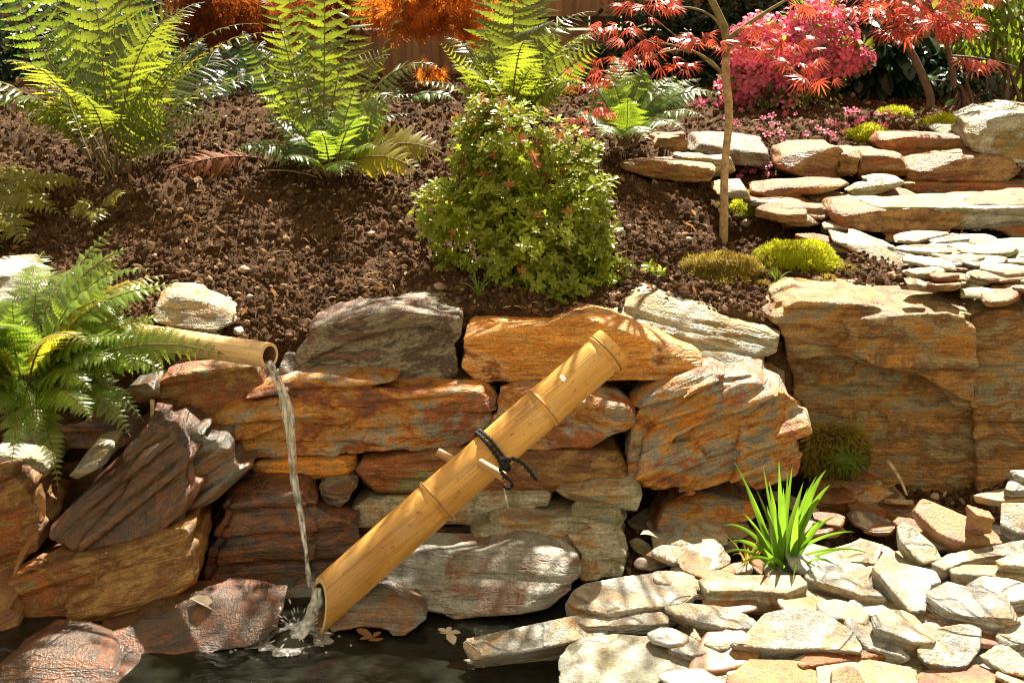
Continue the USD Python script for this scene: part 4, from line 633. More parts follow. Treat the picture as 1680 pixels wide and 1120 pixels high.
# ------------------------------------------------------------------ the small bush: rosettes of leaves at the shoot tips
def leaf_blade(L, W, fold=.25, curl=.15, m=3):
    v = [(0, 0, 0)]; xs_ = [.28, .62, .86][:m]; ws = [.72, 1.0, .62][:m]
    for x, w in zip(xs_, ws): z = -curl * x * x; v += [(x, -w * .5 * W / L, z + fold * w * .5 * W / L), (x, 0, z), (x, w * .5 * W / L, z + fold * w * .5 * W / L)]
    v.append((1, 0, -curl)); n = len(v) - 1; f = [(0, 1, 2), (0, 2, 3)]
    for i in range(m - 1): a = 1 + 3 * i; f += [(a, a + 3, a + 4), (a, a + 4, a + 1), (a + 1, a + 4, a + 5), (a + 1, a + 5, a + 2)]
    a = 1 + 3 * (m - 1); f += [(a, n, a + 1), (a + 1, n, a + 2)]
    return np.array(v) * L, np.array(f)
def frames(D, r):
    """random right-handed frames whose third axis is D"""
    D = unit(D); ref = unit(r.normal(size=D.shape)); a = unit(np.cross(D, ref)); return a, np.cross(D, a), D
def rosette(P, D, r, k=7, L=.02, W=.009, spread=.75):
    a, b, d = (q[0] for q in frames(np.asarray(D)[None], r)); V = []; F = []; off = 0
    bv, bf = leaf_blade(1, W / L)
    for i in range(k):
        th = i * 2.399 + r.uniform(0, .4); up = .25 + .5 * (i / k) + r.normal(0, .12); l = L * (1 - .35 * i / k) * r.uniform(.85, 1.15)
        rad = a * math.cos(th) + b * math.sin(th); x = unit(rad * math.cos(up) + d * math.sin(up)); yv = unit(np.cross(d, rad)); z = np.cross(x, yv)
        V.append(P - d * L * .35 * (1 - i / k) + l * (bv[:, :1] * x + bv[:, 1:2] * yv + bv[:, 2:] * z)); F.append(bf + off); off += len(bv)
    return np.vstack(V), np.vstack(F)
def blob_points(blobs, n, r, y0, shell=.55):
    """points in the outer part of overlapping ellipsoids given as (u, v, dy, radius u px, radius v px, depth m)"""
    vol = np.array([b[3] * b[4] for b in blobs], float); pick = r.choice(len(blobs), n, p=vol / vol.sum()); out = []; nor = []
    for k in pick:
        u, v, dy, ru, rv, rd = blobs[k]; d = unit(r.normal(size=3)); d[1] = -abs(d[1]) if r.random() < .75 else d[1]
        s = r.uniform(shell, 1.0); Cc = at_y(u, v, y0 + dy); sc = (y0 + dy) * 1.05 / FPX; ax = np.array([ru * sc, rd, rv * sc])
        out.append(Cc + d * s * ax); nor.append(d / ax * ax.mean())
    return np.array(out), unit(np.array(nor))
def bush(name, label, cat, blobs, y0, n, seed, mat, tipmat, base, leaf=(.02, .009), tips=.05, tip_up=None, part_name='leaf_cluster', k=7, stems=8, big=300, stem_mat=STEMR):
    r = np.random.default_rng(seed); P, Nn = blob_points(blobs, n, r, y0, .4); t = thing(name, label, cat); stray = r.random(n) < .08; P[stray] += (Nn[stray] * .6 + [0, 0, .5]) * r.uniform(.01, .04, (stray.sum(), 1))
    order = np.argsort(np.linalg.norm(P - EYE, axis=1)); B = at_y(*base)
    mb = MB()
    for q in r.choice(n, min(stems, n), False):
        mb.tube(bez(B + r.normal(0, .02, 3) * [1, 1, 0], (B + P[q]) / 2 + [0, 0, .05], P[q], 8), np.linspace(.0035, .001, 8), 5)
    for q in r.choice(n, min(n, 160), False):
        mb.tube(np.array([P[q], P[q] - unit(Nn[q] + [0, 0, .8]) * .06]), [.0008, .0014], 4, False)
    obj('branches', mb.mesh(), stem_mat, t)
    rest = {0: MB(), 1: MB()}
    for i, q in enumerate(order):
        up = unit(Nn[q] * .8 + np.array([0, -.1, .75]) + r.normal(0, .2, 3)); red = r.random() < (tips if tip_up is None else (tips + tip_up * sstep(.45, .95, (P[q][2] - P[:, 2].min()) / np.ptp(P[:, 2]))))
        s = r.uniform(.6, 1.25) * (.8 if red else 1); m = rosette(P[q], up, r, k, leaf[0] * s, leaf[1] * s)
        if i < big: obj(part_name, m, tipmat if red else mat, t, False)
        else: rest[int(red)].add(*m)
    for kk, mm in ((0, mat), (1, tipmat)):
        if rest[kk].n: tag(obj('foliage', rest[kk].mesh(), mm, t, False), kind='stuff')
    return t
bush('pieris_bush', 'dense small-leaved green bush with reddish young shoots behind the bamboo', 'bush',
     [(880, 405, 0, 126, 95, .13), (820, 330, .03, 70, 70, .09), (850, 245, .08, 95, 85, .11), (940, 260, .08, 50, 50, .07), (770, 255, .08, 40, 50, .06), (955, 350, .02, 62, 95, .09), (728, 350, .05, 58, 60, .08), (742, 432, .02, 36, 34, .05), (985, 445, -.01, 50, 46, .06), (800, 200, .12, 60, 50, .07), (905, 470, -.05, 90, 40, .07), (1075, 455, 0, 26, 20, .03), (830, 500, -.06, 38, 20, .03)], 2.66, 2100, 61, L_BUSH, L_BUSHR, (880, 500, 2.62), leaf=(.0188, .0092), tips=.03, tip_up=.24)

# ------------------------------------------------------------------ fence, hedge and the trees behind
WOOD = usdkit.material(stage, '/World/Looks/fence_wood', {'g': ('geometry', {}), 'm': ('mapping', {'scale': (60.0, 60.0, 4.0)}), 'n': ('noise_texture', {'scale': 1.0, 'detail': 5.0, 'distortion': .5}),
    'r': ('rgb_ramp', {'ramp': [(.3, (.10, .045, .018)), (.7, (.24, .115, .05))]}), 'b': ('bump', {'strength': .5, 'distance': .003}), 'p': ('principled_bsdf', {'roughness': .7})},
    [('g.position', 'm.vector'), ('m.vector', 'n.vector'), ('n.fac', 'r.fac'), ('r.color', 'p.base_color'), ('n.fac', 'b.height'), ('b.normal', 'p.normal')], surface='p.BSDF')
def box(x0, x1, y0, y1, z0, z1):
    m = trimesh.creation.box((x1 - x0, y1 - y0, z1 - z0)); return m.vertices + np.array([(x0 + x1) / 2, (y0 + y1) / 2, (z0 + z1) / 2]), m.faces
fence = thing('wooden_fence', 'brown wooden board fence behind the plants at the back of the garden', 'fence'); r = np.random.default_rng(70)
xx = -2.1
while xx < 2.2:
    w = .098 + r.normal(0, .002); dy = r.uniform(0, .006); obj('board', box(xx, xx + w, 4.50 + dy, 4.518 + dy, .72, 1.34 + r.uniform(0, .01)), WOOD, fence, False); xx += w + .004
k = -2.1
while k < 2.2: obj('gravel_board', box(k, k + .9, 4.46, 4.49, .50, .715), WOOD, fence, False); obj('post', box(k + .9, k + .98, 4.45, 4.53, .5, 1.38), WOOD, fence, False); k += .982
for z in (.76, 1.2): obj('rail', box(-2.1, 2.2, 4.455 + .003, 4.497, z, z + .05), WOOD, fence, False)

def leaf_cloud(P, D, L, W, r, fold=.25, curl=.2, jitter=.3):
    """single leaves at points P pointing along D"""
    bv, bf = leaf_blade(1, W / L, fold, curl); n = len(P); d = unit(D + r.normal(0, jitter, (n, 3))); up = unit(np.array([0, -.3, 1.0]) + r.normal(0, .35, (n, 3)))
    yv = unit(np.cross(up, d)); z = np.cross(d, yv); s = (L * r.uniform(.7, 1.2, n))[:, None, None]
    V = P[:, None] + s * (bv[None, :, :1] * d[:, None] + bv[None, :, 1:2] * yv[:, None] + bv[None, :, 2:] * z[:, None])
    F = bf[None] + (np.arange(n) * len(bv))[:, None, None]; return V.reshape(-1, 3), F.reshape(-1, 3)
def split_parts(t, name, P, make, mat, big=300, stuff='foliage'):
    order = np.argsort(np.linalg.norm(P - EYE, axis=1)); near = order[:big]
    for q in near: obj(name, make(np.array([q])), mat, t, False)
    if len(order) > big: tag(obj(stuff, make(order[big:]), mat, t, False), kind='stuff')
def shrub(name, label, cat, blobs, y0, n, seed, mat, L, W, base, dirn=(0, -.4, -.2), big=0, parts='leaf', stem_n=10, shell=.35, jitter=.55):
    r = np.random.default_rng(seed); P, Nn = blob_points(blobs, n, r, y0, shell); t = thing(name, label, cat); B = at_y(*base); mb = MB()
    for q in r.choice(n, stem_n, False): mb.tube(bez(B + r.normal(0, .03, 3) * [1, 1, 0], (B + P[q]) / 2 + [0, 0, .06], P[q], 8), np.linspace(.007, .002, 8), 5)
    obj('branches', mb.mesh(), BARKD, t); D = Nn * .6 + np.array(dirn)
    inv = np.argsort(np.linalg.norm(P - EYE, axis=1))
    near, rest = inv[:big], inv[big:]
    for q in near: obj(parts, leaf_cloud(P[[q]], D[[q]], L, W, r, jitter=jitter), mat, t, False)
    if len(rest): tag(obj('foliage', leaf_cloud(P[rest], D[rest], L, W, r, jitter=jitter), mat, t, False), kind='stuff')
    return t
shrub('evergreen_shrub', 'dark small-leaved evergreen shrub behind the maple trunk', 'shrub', [(1080, 60, .1, 110, 80, .12), (1190, 40, .15, 90, 110, .12), (1010, 110, .1, 60, 40, .1), (1120, 120, .05, 70, 40, .08), (1330, 20, .25, 120, 80, .1)], 4.2, 4200, 71, L_DARK, .028, .014, (1120, 150, 4.25))
shrub('camellia_shrub', 'dark glossy broad-leaved shrub between the pink azalea and the right maple', 'shrub', [(1440, 80, 0, 80, 75, .12), (1500, 110, .02, 70, 50, .1), (1400, 40, .08, 60, 60, .1), (1560, 100, .1, 70, 60, .1)], 4.12, 700, 72, L_DARK, .062, .036, (1470, 165, 4.1), dirn=(0, -.5, -.6), big=200, shell=.4, jitter=.35)
shrub('leafy_shrub', 'light green leafy shrub in the upper right corner', 'shrub', [(1650, 20, 0, 80, 70, .12), (1600, -20, 0, 60, 50, .1), (1690, 100, .03, 40, 70, .08), (1590, 60, .1, 40, 40, .08)], 3.95, 700, 73, L_LIME, .042, .016, (1668, 170, 3.95), dirn=(0, -.3, -.8), big=150, shell=.3)
shrub('green_shrub', 'mid-green leafy shrub behind the tall left fern', 'shrub', [(120, 60, 0, 150, 90, .15), (330, 30, .1, 100, 60, .12), (-40, 100, 0, 90, 90, .12), (230, 120, .1, 80, 40, .1)], 4.0, 3200, 74, L_FERND, .035, .016, (150, 165, 4.0))
shrub('bare_shrub', 'thin twiggy shrub with few leaves at the right edge by the fence', 'shrub', [(1600, 140, 0, 45, 45, .08), (1560, 120, 0, 40, 30, .06)], 3.85, 120, 75, L_DARK, .03, .014, (1585, 190, 3.82), stem_n=14)

def lobed_leaf(k=7, Lr=1.0, thin=.13, droop=.5, spread=2.2):
    """a finely cut maple leaf: narrow lobes fanning from the stalk and bending down"""
    v = []; f = []
    for i in range(k):
        a = (i / (k - 1) - .5) * spread; l = Lr * (1 - .38 * abs(i / (k - 1) - .5) * 2) ; c, s = math.cos(a), math.sin(a); b = len(v)
        for x, w in ((.04, .25), (.35, .9), (.62, 1.0), (1, 0)):
            z = -droop * x * x
            if w == 0: v.append((x * l * c, x * l * s, z)); continue
            ww = thin * w * .5; v += [(x * l * c - ww * s, x * l * s + ww * c, z), (x * l * c + ww * s, x * l * s - ww * c, z - .02)]
        f += [(b, b + 1, b + 3), (b, b + 3, b + 2), (b + 2, b + 3, b + 5), (b + 2, b + 5, b + 4), (b + 4, b + 5, b + 6)]
    return np.array(v, float), np.array(f)
LOBED = [lobed_leaf(7, 1, .085, d, s) for d, s in ((.12, 2.5), (.32, 2.1), (.5, 2.7))]; THREAD = [lobed_leaf(6, 1, .05, d, s) for d, s in ((.9, 1.2), (.6, 1.8), (1.3, 1.0))]
def lobed_cloud(P, D, L, r, kinds, up=(0, -.25, 1)):
    MBs = MB(); n = len(P); d = unit(D); upv = unit(np.array(up) + r.normal(0, .3, (n, 3))); yv = unit(np.cross(upv, d)); z = np.cross(d, yv); ks = r.integers(0, len(kinds), n); s = L * r.uniform(.7, 1.2, n)
    for k, (bv, bf) in enumerate(kinds):
        i = np.where(ks == k)[0]
        if not len(i): continue
        V = P[i, None] + s[i, None, None] * (bv[None, :, :1] * d[i, None] + bv[None, :, 1:2] * yv[i, None] + bv[None, :, 2:] * z[i, None]); MBs.add(V.reshape(-1, 3), (bf[None] + (np.arange(len(i)) * len(bv))[:, None, None]).reshape(-1, 3))
    return MBs.mesh()
def maple(label, trunk, branches, clusters, y0, seed, L=.05, crown=(), big=300, barks=(None, None), r0=.012):
    r = np.random.default_rng(seed); t = thing('maple_tree', label, 'tree')
    foot = at_y(*trunk[0][:2], y0 + trunk[0][2]); trunk = [trunk[0]] + list(trunk)
    pts = spline([foot - [0, 0, .07]] + [at_y(u, v, y0 + d) for u, v, d, _ in trunk[1:]], 26); rad = np.interp(np.linspace(0, 1, 26), np.linspace(0, 1, len(trunk)), [w for *_, w in trunk])
    rad = rad * (1 + .10 * (noise(pts * 60, 5) - .5)); tr = obj('trunk', MB().tube(pts[:15], rad[:15], 12).mesh(), barks[0], t); obj('upper_trunk', MB().tube(pts[14:], rad[14:] * .97, 12).mesh(), barks[1], t)
    for b in branches:
        q = spline([at_y(u, v, y0 + d) for u, v, d in b[0]], 14); obj('branch', MB().tube(q, np.linspace(b[1], b[1] * .4, 14), 7).mesh(), barks[1], t)
    Ps, Ds = [], []
    for u, v, d, ru, rv, n in clusters:
        c = at_y(u, v, y0 + d); sc = (y0 + d) * 1.05 / FPX
        for _ in range(int(n * 1.35)):
            o = np.array([r.normal(0, ru * sc * .55), r.normal(0, .04), abs(r.normal(0, rv * sc * .3)) - abs(r.normal(0, rv * sc * .35))]); Ps.append(c + o); Ds.append(unit([o[0] * 2.2 + r.normal(0, .03), -abs(r.normal(0, .05)) + r.normal(0, .03), -.012 + r.normal(0, .035)]))
    Ps, Ds = np.array(Ps), np.array(Ds)
    Pc, Dc = [], []
    for cx, cy, cz, rx, ry, rz, n in crown:
        p = unit(r.normal(size=(n, 3))) * (r.random((n, 1)) ** .4) * [rx, ry, rz] + [cx, cy, cz]; Pc.append(p); Dc.append(unit(np.c_[p[:, 0] - cx, p[:, 1] - cy, np.full(n, -.15)] + r.normal(0, .15, (n, 3))))
        mb = MB()
        for q in r.choice(n, 10, False): mb.tube(bez(pts[-1], (pts[-1] + p[q]) / 2 + [0, 0, .08], p[q], 8), np.linspace(.005, .0015, 8), 5)
        obj('branch', mb.mesh(), barks[1], t)
    if Pc: P2, D2 = np.vstack(Pc), np.vstack(Dc)
    order = r.permutation(len(Ps))
    for q in order[:big]: obj('leaf', lobed_cloud(Ps[[q]], Ds[[q]], L, r, LOBED), L_MAPLE, t, False)
    rest = MB()
    if len(Ps) > big: rest.add(*lobed_cloud(Ps[order[big:]], Ds[order[big:]], L, r, LOBED))
    if Pc: rest.add(*lobed_cloud(P2, D2, L * 1.15, r, LOBED))
    if rest.n: tag(obj('foliage', rest.mesh(), L_MAPLE, t, False), kind='stuff')
    return t
CROWN = [(.08, 2.75, 1.32, .45, .35, .16, 360), (.42, 2.95, 1.45, .3, .3, .15, 60), (-.14, 2.98, 1.40, .32, .25, .14, 260), (.1, 2.9, 1.6, .5, .5, .15, 300)]
maple('slender young red maple with a pale thin trunk in the middle of the bank', [(1187, 388, 0, .0098), (1188, 330, .01, .009), (1190, 260, .02, .0083), (1196, 180, .03, .0092), (1190, 110, .04, .0083), (1190, 50, .04, .009), (1172, 10, .04, .007), (1155, -40, .02, .006), (1120, -160, -.05, .005)],
      [([(1192, 66, .04), (1230, 38, .03), (1300, -5, .0)], .0065), ([(1186, 62, .04), (1160, 22, .02), (1110, 12, 0), (1090, 16, -.02)], .0035), ([(1184, 120, .04), (1145, 88, 0), (1080, 70, -.05), (1060, 68, -.07)], .0035), ([(1184, 120, .04), (1140, 85, 0), (1085, 40, -.05), (1060, 20, -.07)], .002),
       ([(1190, 85, .04), (1160, 76, 0), (1110, 70, -.03)], .0025), ([(1135, 86, 0), (1060, 98, -.08), (990, 140, -.12), (940, 165, -.14)], .0025), ([(1060, 98, -.08), (1005, 130, -.1)], .0015), ([(978, 150, -.12), (962, 200, -.14)], .0015), ([(1192, 66, .04), (1260, 90, -.02), (1330, 140, -.05)], .003), ([(1060, 40, -.07), (1010, 66, -.1), (985, 90, -.1)], .0015), ([(1300, -5, 0), (1330, 40, -.04), (1345, 90, -.06)], .002)],
      [(1070, 6, -.05, 60, 16, 16), (1022, 40, -.08, 32, 14, 9), (1060, 66, -.08, 44, 10, 11), (1045, 92, -.08, 46, 14, 13), (1145, 60, -.02, 44, 9, 10), (975, 112, -.12, 28, 10, 6), (968, 138, -.12, 24, 10, 7), (1112, 108, -.05, 26, 9, 5), (985, 182, -.13, 32, 10, 8), (960, 200, -.14, 24, 8, 4), (1240, 46, -.04, 44, 16, 10), (1225, 78, -.04, 40, 12, 9), (1290, 70, -.05, 50, 12, 8), (1325, 104, -.06, 40, 12, 8), (1345, 132, -.06, 26, 9, 6), (1320, 0, -.04, 60, 16, 7)],
      3.02, 81, L=.037, crown=CROWN, barks=(BARK, BARKG))
maple('second red maple with two bent brown stems in front of the dark camellia', [(1524, 150, 0, .011), (1515, 128, 0, .010), (1500, 95, .01, .009), (1480, 60, .02, .008), (1465, 20, .03, .006), (1450, -60, .04, .005)],
      [([(1565, 142, 0), (1560, 100, 0), (1548, 60, 0), (1530, 20, 0), (1520, -50, 0)], .008), ([(1550, 80, 0), (1590, 60, -.02), (1646, 78, -.04)], .0022), ([(1562, 92, 0), (1620, 98, -.03), (1672, 112, -.05)], .003), ([(1560, 95, 0), (1600, 118, -.02), (1618, 126, -.03)], .0025), ([(1500, 95, .01), (1470, 60, -.02), (1430, 30, -.03)], .003)],
      [(1500, 14, -.03, 70, 20, 26), (1540, 36, -.03, 50, 16, 18), (1440, 14, -.03, 45, 14, 13), (1490, 50, -.04, 48, 14, 14), (1568, 44, -.04, 32, 12, 9), (1595, 96, -.05, 20, 7, 5), (1610, -5, 0, 45, 14, 8), (1470, -10, 0, 90, 20, 18)],
      3.75, 82, L=.052, crown=[(1.35, 3.75, 1.08, .35, .25, .1, 70)], barks=(BARKD, BARKD))
r = np.random.default_rng(83); tm = thing('thread_leaf_maple', 'rusty orange thread-leaf maple hanging down at the top left before the fence', 'tree')
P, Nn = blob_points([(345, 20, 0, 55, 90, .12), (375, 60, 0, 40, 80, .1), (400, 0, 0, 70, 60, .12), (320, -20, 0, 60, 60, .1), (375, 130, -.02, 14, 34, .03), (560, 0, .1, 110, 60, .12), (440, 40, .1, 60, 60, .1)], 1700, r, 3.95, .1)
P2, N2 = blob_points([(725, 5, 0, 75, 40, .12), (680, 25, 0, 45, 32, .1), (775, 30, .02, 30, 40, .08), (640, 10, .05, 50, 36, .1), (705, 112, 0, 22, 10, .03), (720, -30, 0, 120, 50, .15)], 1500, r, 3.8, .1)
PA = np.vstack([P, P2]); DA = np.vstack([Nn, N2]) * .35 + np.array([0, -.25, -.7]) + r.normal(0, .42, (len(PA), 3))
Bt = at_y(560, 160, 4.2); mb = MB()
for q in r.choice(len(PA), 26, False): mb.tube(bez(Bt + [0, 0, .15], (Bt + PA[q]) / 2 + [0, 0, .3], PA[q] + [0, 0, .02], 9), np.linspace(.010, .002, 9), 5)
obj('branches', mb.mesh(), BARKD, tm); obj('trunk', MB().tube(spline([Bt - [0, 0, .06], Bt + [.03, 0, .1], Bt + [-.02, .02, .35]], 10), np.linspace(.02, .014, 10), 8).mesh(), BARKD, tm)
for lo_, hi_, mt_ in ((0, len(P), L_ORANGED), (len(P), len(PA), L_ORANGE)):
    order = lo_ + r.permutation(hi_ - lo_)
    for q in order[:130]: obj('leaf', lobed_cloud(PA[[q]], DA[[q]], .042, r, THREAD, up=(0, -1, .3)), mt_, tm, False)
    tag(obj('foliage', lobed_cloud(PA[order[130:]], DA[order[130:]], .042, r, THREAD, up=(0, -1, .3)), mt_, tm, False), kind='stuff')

# ------------------------------------------------------------------ azalea
def flower_mesh(P, D, R, r):
    a, b, d = (q[0] for q in frames(np.asarray(D)[None], r)); v = [P]; f = []; ph = r.uniform(0, 6.28)
    for i in range(5):
        t0 = ph + i * 2 * np.pi / 5
        for da, rr, up in ((-.42, .62, .34), (-.2, 1.0, .30), (.2, 1.0, .30), (.42, .62, .34)): th = t0 + da; v.append(P + R * rr * (a * math.cos(th) + b * math.sin(th)) + d * R * up * r.uniform(.7, 1.3))
        k = 1 + 4 * i; f += [(0, k, k + 3), (k, k + 1, k + 2), (k, k + 2, k + 3)]
    return np.array(v), np.array(f)
r = np.random.default_rng(90); az = thing('azalea_bush', 'azalea bush covered in bright pink flowers behind the maple trunk', 'bush')
AZB = [(1335, 60, 0, 66, 56, .08), (1395, 92, -.02, 34, 22, .05), (1290, 95, -.02, 80, 50, .09), (1225, 120, -.03, 36, 48, .06), (1375, 95, -.02, 50, 28, .06), (1250, 70, 0, 50, 45, .07), (1205, 140, -.03, 26, 30, .04), (1410, 95, -.02, 22, 18, .04)]
P, Nn = blob_points(AZB, 850, r, 3.92, .6); P[:, 2] += .0
lp, ln = blob_points(AZB + [(1290, 140, -.01, 90, 40, .08)], 1300, r, 3.92, .3); tag(obj('foliage', leaf_cloud(lp, ln, .026, .012, r), L_FERN2, az, False), kind='stuff')
mb = MB(); Bz = at_y(1285, 180, 3.9)
for q in r.choice(len(P), 14, False): mb.tube(bez(Bz, (Bz + P[q]) / 2 + [0, 0, .05], P[q], 8), np.linspace(.006, .002, 8), 5)
obj('branches', mb.mesh(), BARKD, az)
vis = np.argsort(Nn[:, 1]); rest = MB()
for i, q in enumerate(vis):
    m = flower_mesh(P[q], Nn[q] + np.array([0, -.35, .35]), .021 * r.uniform(.8, 1.15), r)
    if i < 300: obj('flower', m, L_PINK, az, False)
    else: rest.add(*m)
tag(obj('flowers', rest.mesh(), L_PINK, az, False), kind='stuff')
for u, v in ((1150, 170), (1180, 175), (1275, 165), (1292, 174), (1302, 160), (1170, 182)): obj('flower', flower_mesh(at_y(u, v, 3.85), (0, -.8, .5), .02, r), L_PINK, az, False)

# ------------------------------------------------------------------ bamboo: tipping tube, spout
def bamboo_mat(name, a, b, c, wet=.0):
    return usdkit.material(stage, f'/World/Looks/{name}', {
        'at': ('attribute', {'attribute': 'bed'}), 'm1': ('mapping', {'scale': (30.0, 30.0, 5.0)}), 'n1': ('noise_texture', {'scale': 1.0, 'detail': 5.0, 'roughness': .6}), 'r1': ('rgb_ramp', {'ramp': [(.32, a), (.5, b), (.68, c)]}),
        'm2': ('mapping', {'scale': (420.0, 420.0, 7.0)}), 'n2': ('noise_texture', {'scale': 1.0, 'detail': 2.0}), 'r2': ('map_range', {'from_min': .3, 'from_max': .7, 'to_min': .78, 'to_max': 1.14, 'clamp': True}),
        'm3': ('mapping', {'scale': (110.0, 110.0, 75.0)}), 'n3': ('noise_texture', {'scale': 1.0, 'detail': 4.0, 'roughness': .7}), 'r3': ('map_range', {'from_min': .58, 'from_max': .72, 'to_min': 1.0, 'to_max': .35, 'clamp': True}),
        'sx': ('separate_xyz', {}), 'dw': ('math', {'math_type': 'multiply_add', 'value3': .0}), 'we': ('map_range', {'from_min': .0, 'from_max': .16, 'to_min': wet, 'to_max': 0.0, 'clamp': True}), 'wt': ('mix_color', {'b': (.16, .07, .015)}), 'm7': ('mapping', {'scale': (22.0, 22.0, 11.0), 'location': (4.2, 1.1, 7.7)}), 'n7': ('noise_texture', {'scale': 1.0, 'detail': 6.0, 'roughness': .75}), 'r7': ('map_range', {'from_min': .52, 'from_max': .75, 'to_min': 0.0, 'to_max': .55, 'clamp': True}), 'gw': ('mix_color', {'b': (.30, .22, .13)}), 'mu': ('math', {'math_type': 'multiply'}), 'c': ('combine_color', {}), 'mx': ('mix_color', {'blend_type': 'multiply', 'fac': 1.0, 'use_clamp': False}),
        'b': ('bump', {'strength': .25, 'distance': .002}), 'p': ('principled_bsdf', {'roughness': .36, 'specular_ior_level': .45})},
        [('at.vector', 'm1.vector'), ('m1.vector', 'n1.vector'), ('n1.fac', 'r1.fac'), ('at.vector', 'm2.vector'), ('m2.vector', 'n2.vector'), ('n2.fac', 'r2.value'), ('at.vector', 'm3.vector'), ('m3.vector', 'n3.vector'), ('n3.fac', 'r3.value'),
         ('r2.result', 'mu.value1'), ('r3.result', 'mu.value2'), ('mu.value', 'c.r'), ('mu.value', 'c.g'), ('mu.value', 'c.b'), ('r1.color', 'wt.a'), ('at.vector', 'sx.vector'), ('sx.z', 'dw.value1'), ('n1.fac', 'dw.value2'), ('dw.value', 'we.value'), ('we.result', 'wt.fac'), ('wt.result', 'gw.a'), ('at.vector', 'm7.vector'), ('m7.vector', 'n7.vector'), ('n7.fac', 'r7.value'), ('r7.result', 'gw.fac'), ('gw.result', 'mx.a'), ('c.color', 'mx.b'), ('mx.result', 'p.base_color'), ('n2.fac', 'b.height'), ('b.normal', 'p.normal')], surface='p.BSDF')
BAM = bamboo_mat('bamboo', (.36, .165, .028), (.50, .26, .055), (.57, .335, .095), wet=.7); BAMR = bamboo_mat('bamboo_rod', (.28, .15, .05), (.38, .21, .08), (.45, .27, .11)); BAMP = bamboo_mat('bamboo_pale', (.42, .27, .12), (.55, .37, .18), (.62, .44, .24)); BAMI = plain('bamboo_inside', (.16, .08, .03), .7)
ROPE = plain('black_rope', (.012, .011, .011), .8, .3, scale=300.0); NODE = plain('bamboo_node', (.24, .11, .04), .6)
def pipe(path_pts, radii, t, name, mat, sides=40, wall=.006, cut0=None, cut1=None, closed1=False):
    """a hollow cane; cut0 and cut1 are planes (point, normal) that the ends are sawn along"""
    pts = np.asarray(path_pts); ax = unit(pts[-1] - pts[0]); ref = np.array([0, 0, 1.0]); a = unit(np.cross(ax, ref)); b = np.cross(a, ax); n = len(pts)
    th = np.arange(sides) * 2 * np.pi / sides; rad = a[None] * np.cos(th)[:, None] + b[None] * np.sin(th)[:, None]
    def shell(rr):
        V = pts[:, None] + np.asarray(rr)[:, None, None] * rad[None]
        for cut, end, sg in ((cut0, 0, 1), (cut1, n - 1, -1)):
            if cut is None: continue
            p0, nn = cut; k = ((p0 - V) @ nn) / (ax @ nn); need = k > 0 if sg > 0 else k < 0
            V = np.where(need[..., None], V + ax * k[..., None], V)
            if end == 0: V[0] = V[0] + ax * (((p0 - V[0]) @ nn) / (ax @ nn))[:, None]
            else: V[-1] = V[-1] + ax * (((p0 - V[-1]) @ nn) / (ax @ nn))[:, None]
        return V
    def quads(n0): 
        i = np.arange(n0 - 1)[:, None] * sides; j = np.arange(sides)[None]; k = (j + 1) % sides; return np.stack([i + j, i + k, i + sides + k, i + sides + j], -1).reshape(-1, 4)
    Vo, Vi = shell(radii), shell(np.asarray(radii) - wall); q = quads(n)
    tri = lambda q: np.vstack([q[:, [0, 1, 2]], q[:, [0, 2, 3]]])
    bedc = lambda m: np.concatenate([rad[None].repeat(m, 0) * radii[0] @ np.stack([a, b], 1), (np.linspace(0, np.linalg.norm(pts[-1] - pts[0]), m)[:, None, None]).repeat(sides, 1)], -1)
    po = obj(name, (Vo.reshape(-1, 3), tri(q)[:, ::-1]), mat, t); vec_primvar(po, 'bed', bedc(n).reshape(-1, 3))
    obj('inner_wall', (Vi.reshape(-1, 3), tri(q)), BAMI, po)
    for e in (0, n - 1):
        V = np.vstack([Vo[e], Vi[e]]); j = np.arange(sides); k = (j + 1) % sides; qq = np.stack([j, k, k + sides, j + sides], -1)
        rm = obj('cut_end', (V, tri(qq)), BAMP if e == 0 else mat, po, False); vec_primvar(rm, 'bed', np.vstack([bedc(n)[e], bedc(n)[e] + .01]))
    if closed1:
        V = np.vstack([Vi[n - 1] - ax * .012, pts[-1] - ax * .012]); obj('diaphragm', (V, np.stack([np.full(sides, sides), np.arange(sides), (np.arange(sides) + 1) % sides], 1)), BAMI, po)
    return po, ax, a, b
tube = thing('bamboo_water_tipper', 'thick golden bamboo tube tilted across the rock wall, its mouth at the pond', 'bamboo fountain')
B0, B1 = at_y(556, 962, 2.045), at_y(1007, 566, 2.235); L0 = np.linalg.norm(B1 - B0); ax_ = (B1 - B0) / L0
nodes_t = [.345, .735, .965]; tt = np.linspace(-.16, 1.0, 240); rad_ = np.interp(tt, [-.16, 0, 1], [.0375, .0372, .0345])
for q in nodes_t: rad_ = rad_ + .0030 * np.exp(-((tt - q) / .005) ** 2) - .0018 * np.exp(-((tt - q + .012) / .006) ** 2) + .0010 * np.exp(-((tt - q) / .05) ** 2)
rad_ = rad_ + .002 * sstep(.968, .985, tt)
pts_ = B0 + ax_ * (tt * L0)[:, None] + np.array([0, 0, -1])[None] * (.012 * (tt - .5) ** 2)[:, None]
c_top, c_bot = at_y(540, 905, 2.02), at_y(506, 1026, 2.06); cut_n = unit(np.cross(c_bot - c_top, np.array([-.5, 1.0, 0]))); cut_n = cut_n if cut_n @ ax_ > 0 else -cut_n
part, ax_, a_, b_ = pipe(pts_, rad_, tube, 'cane', BAM, 44, .008, cut0=(c_top * .5 + c_bot * .5, cut_n), closed1=True)
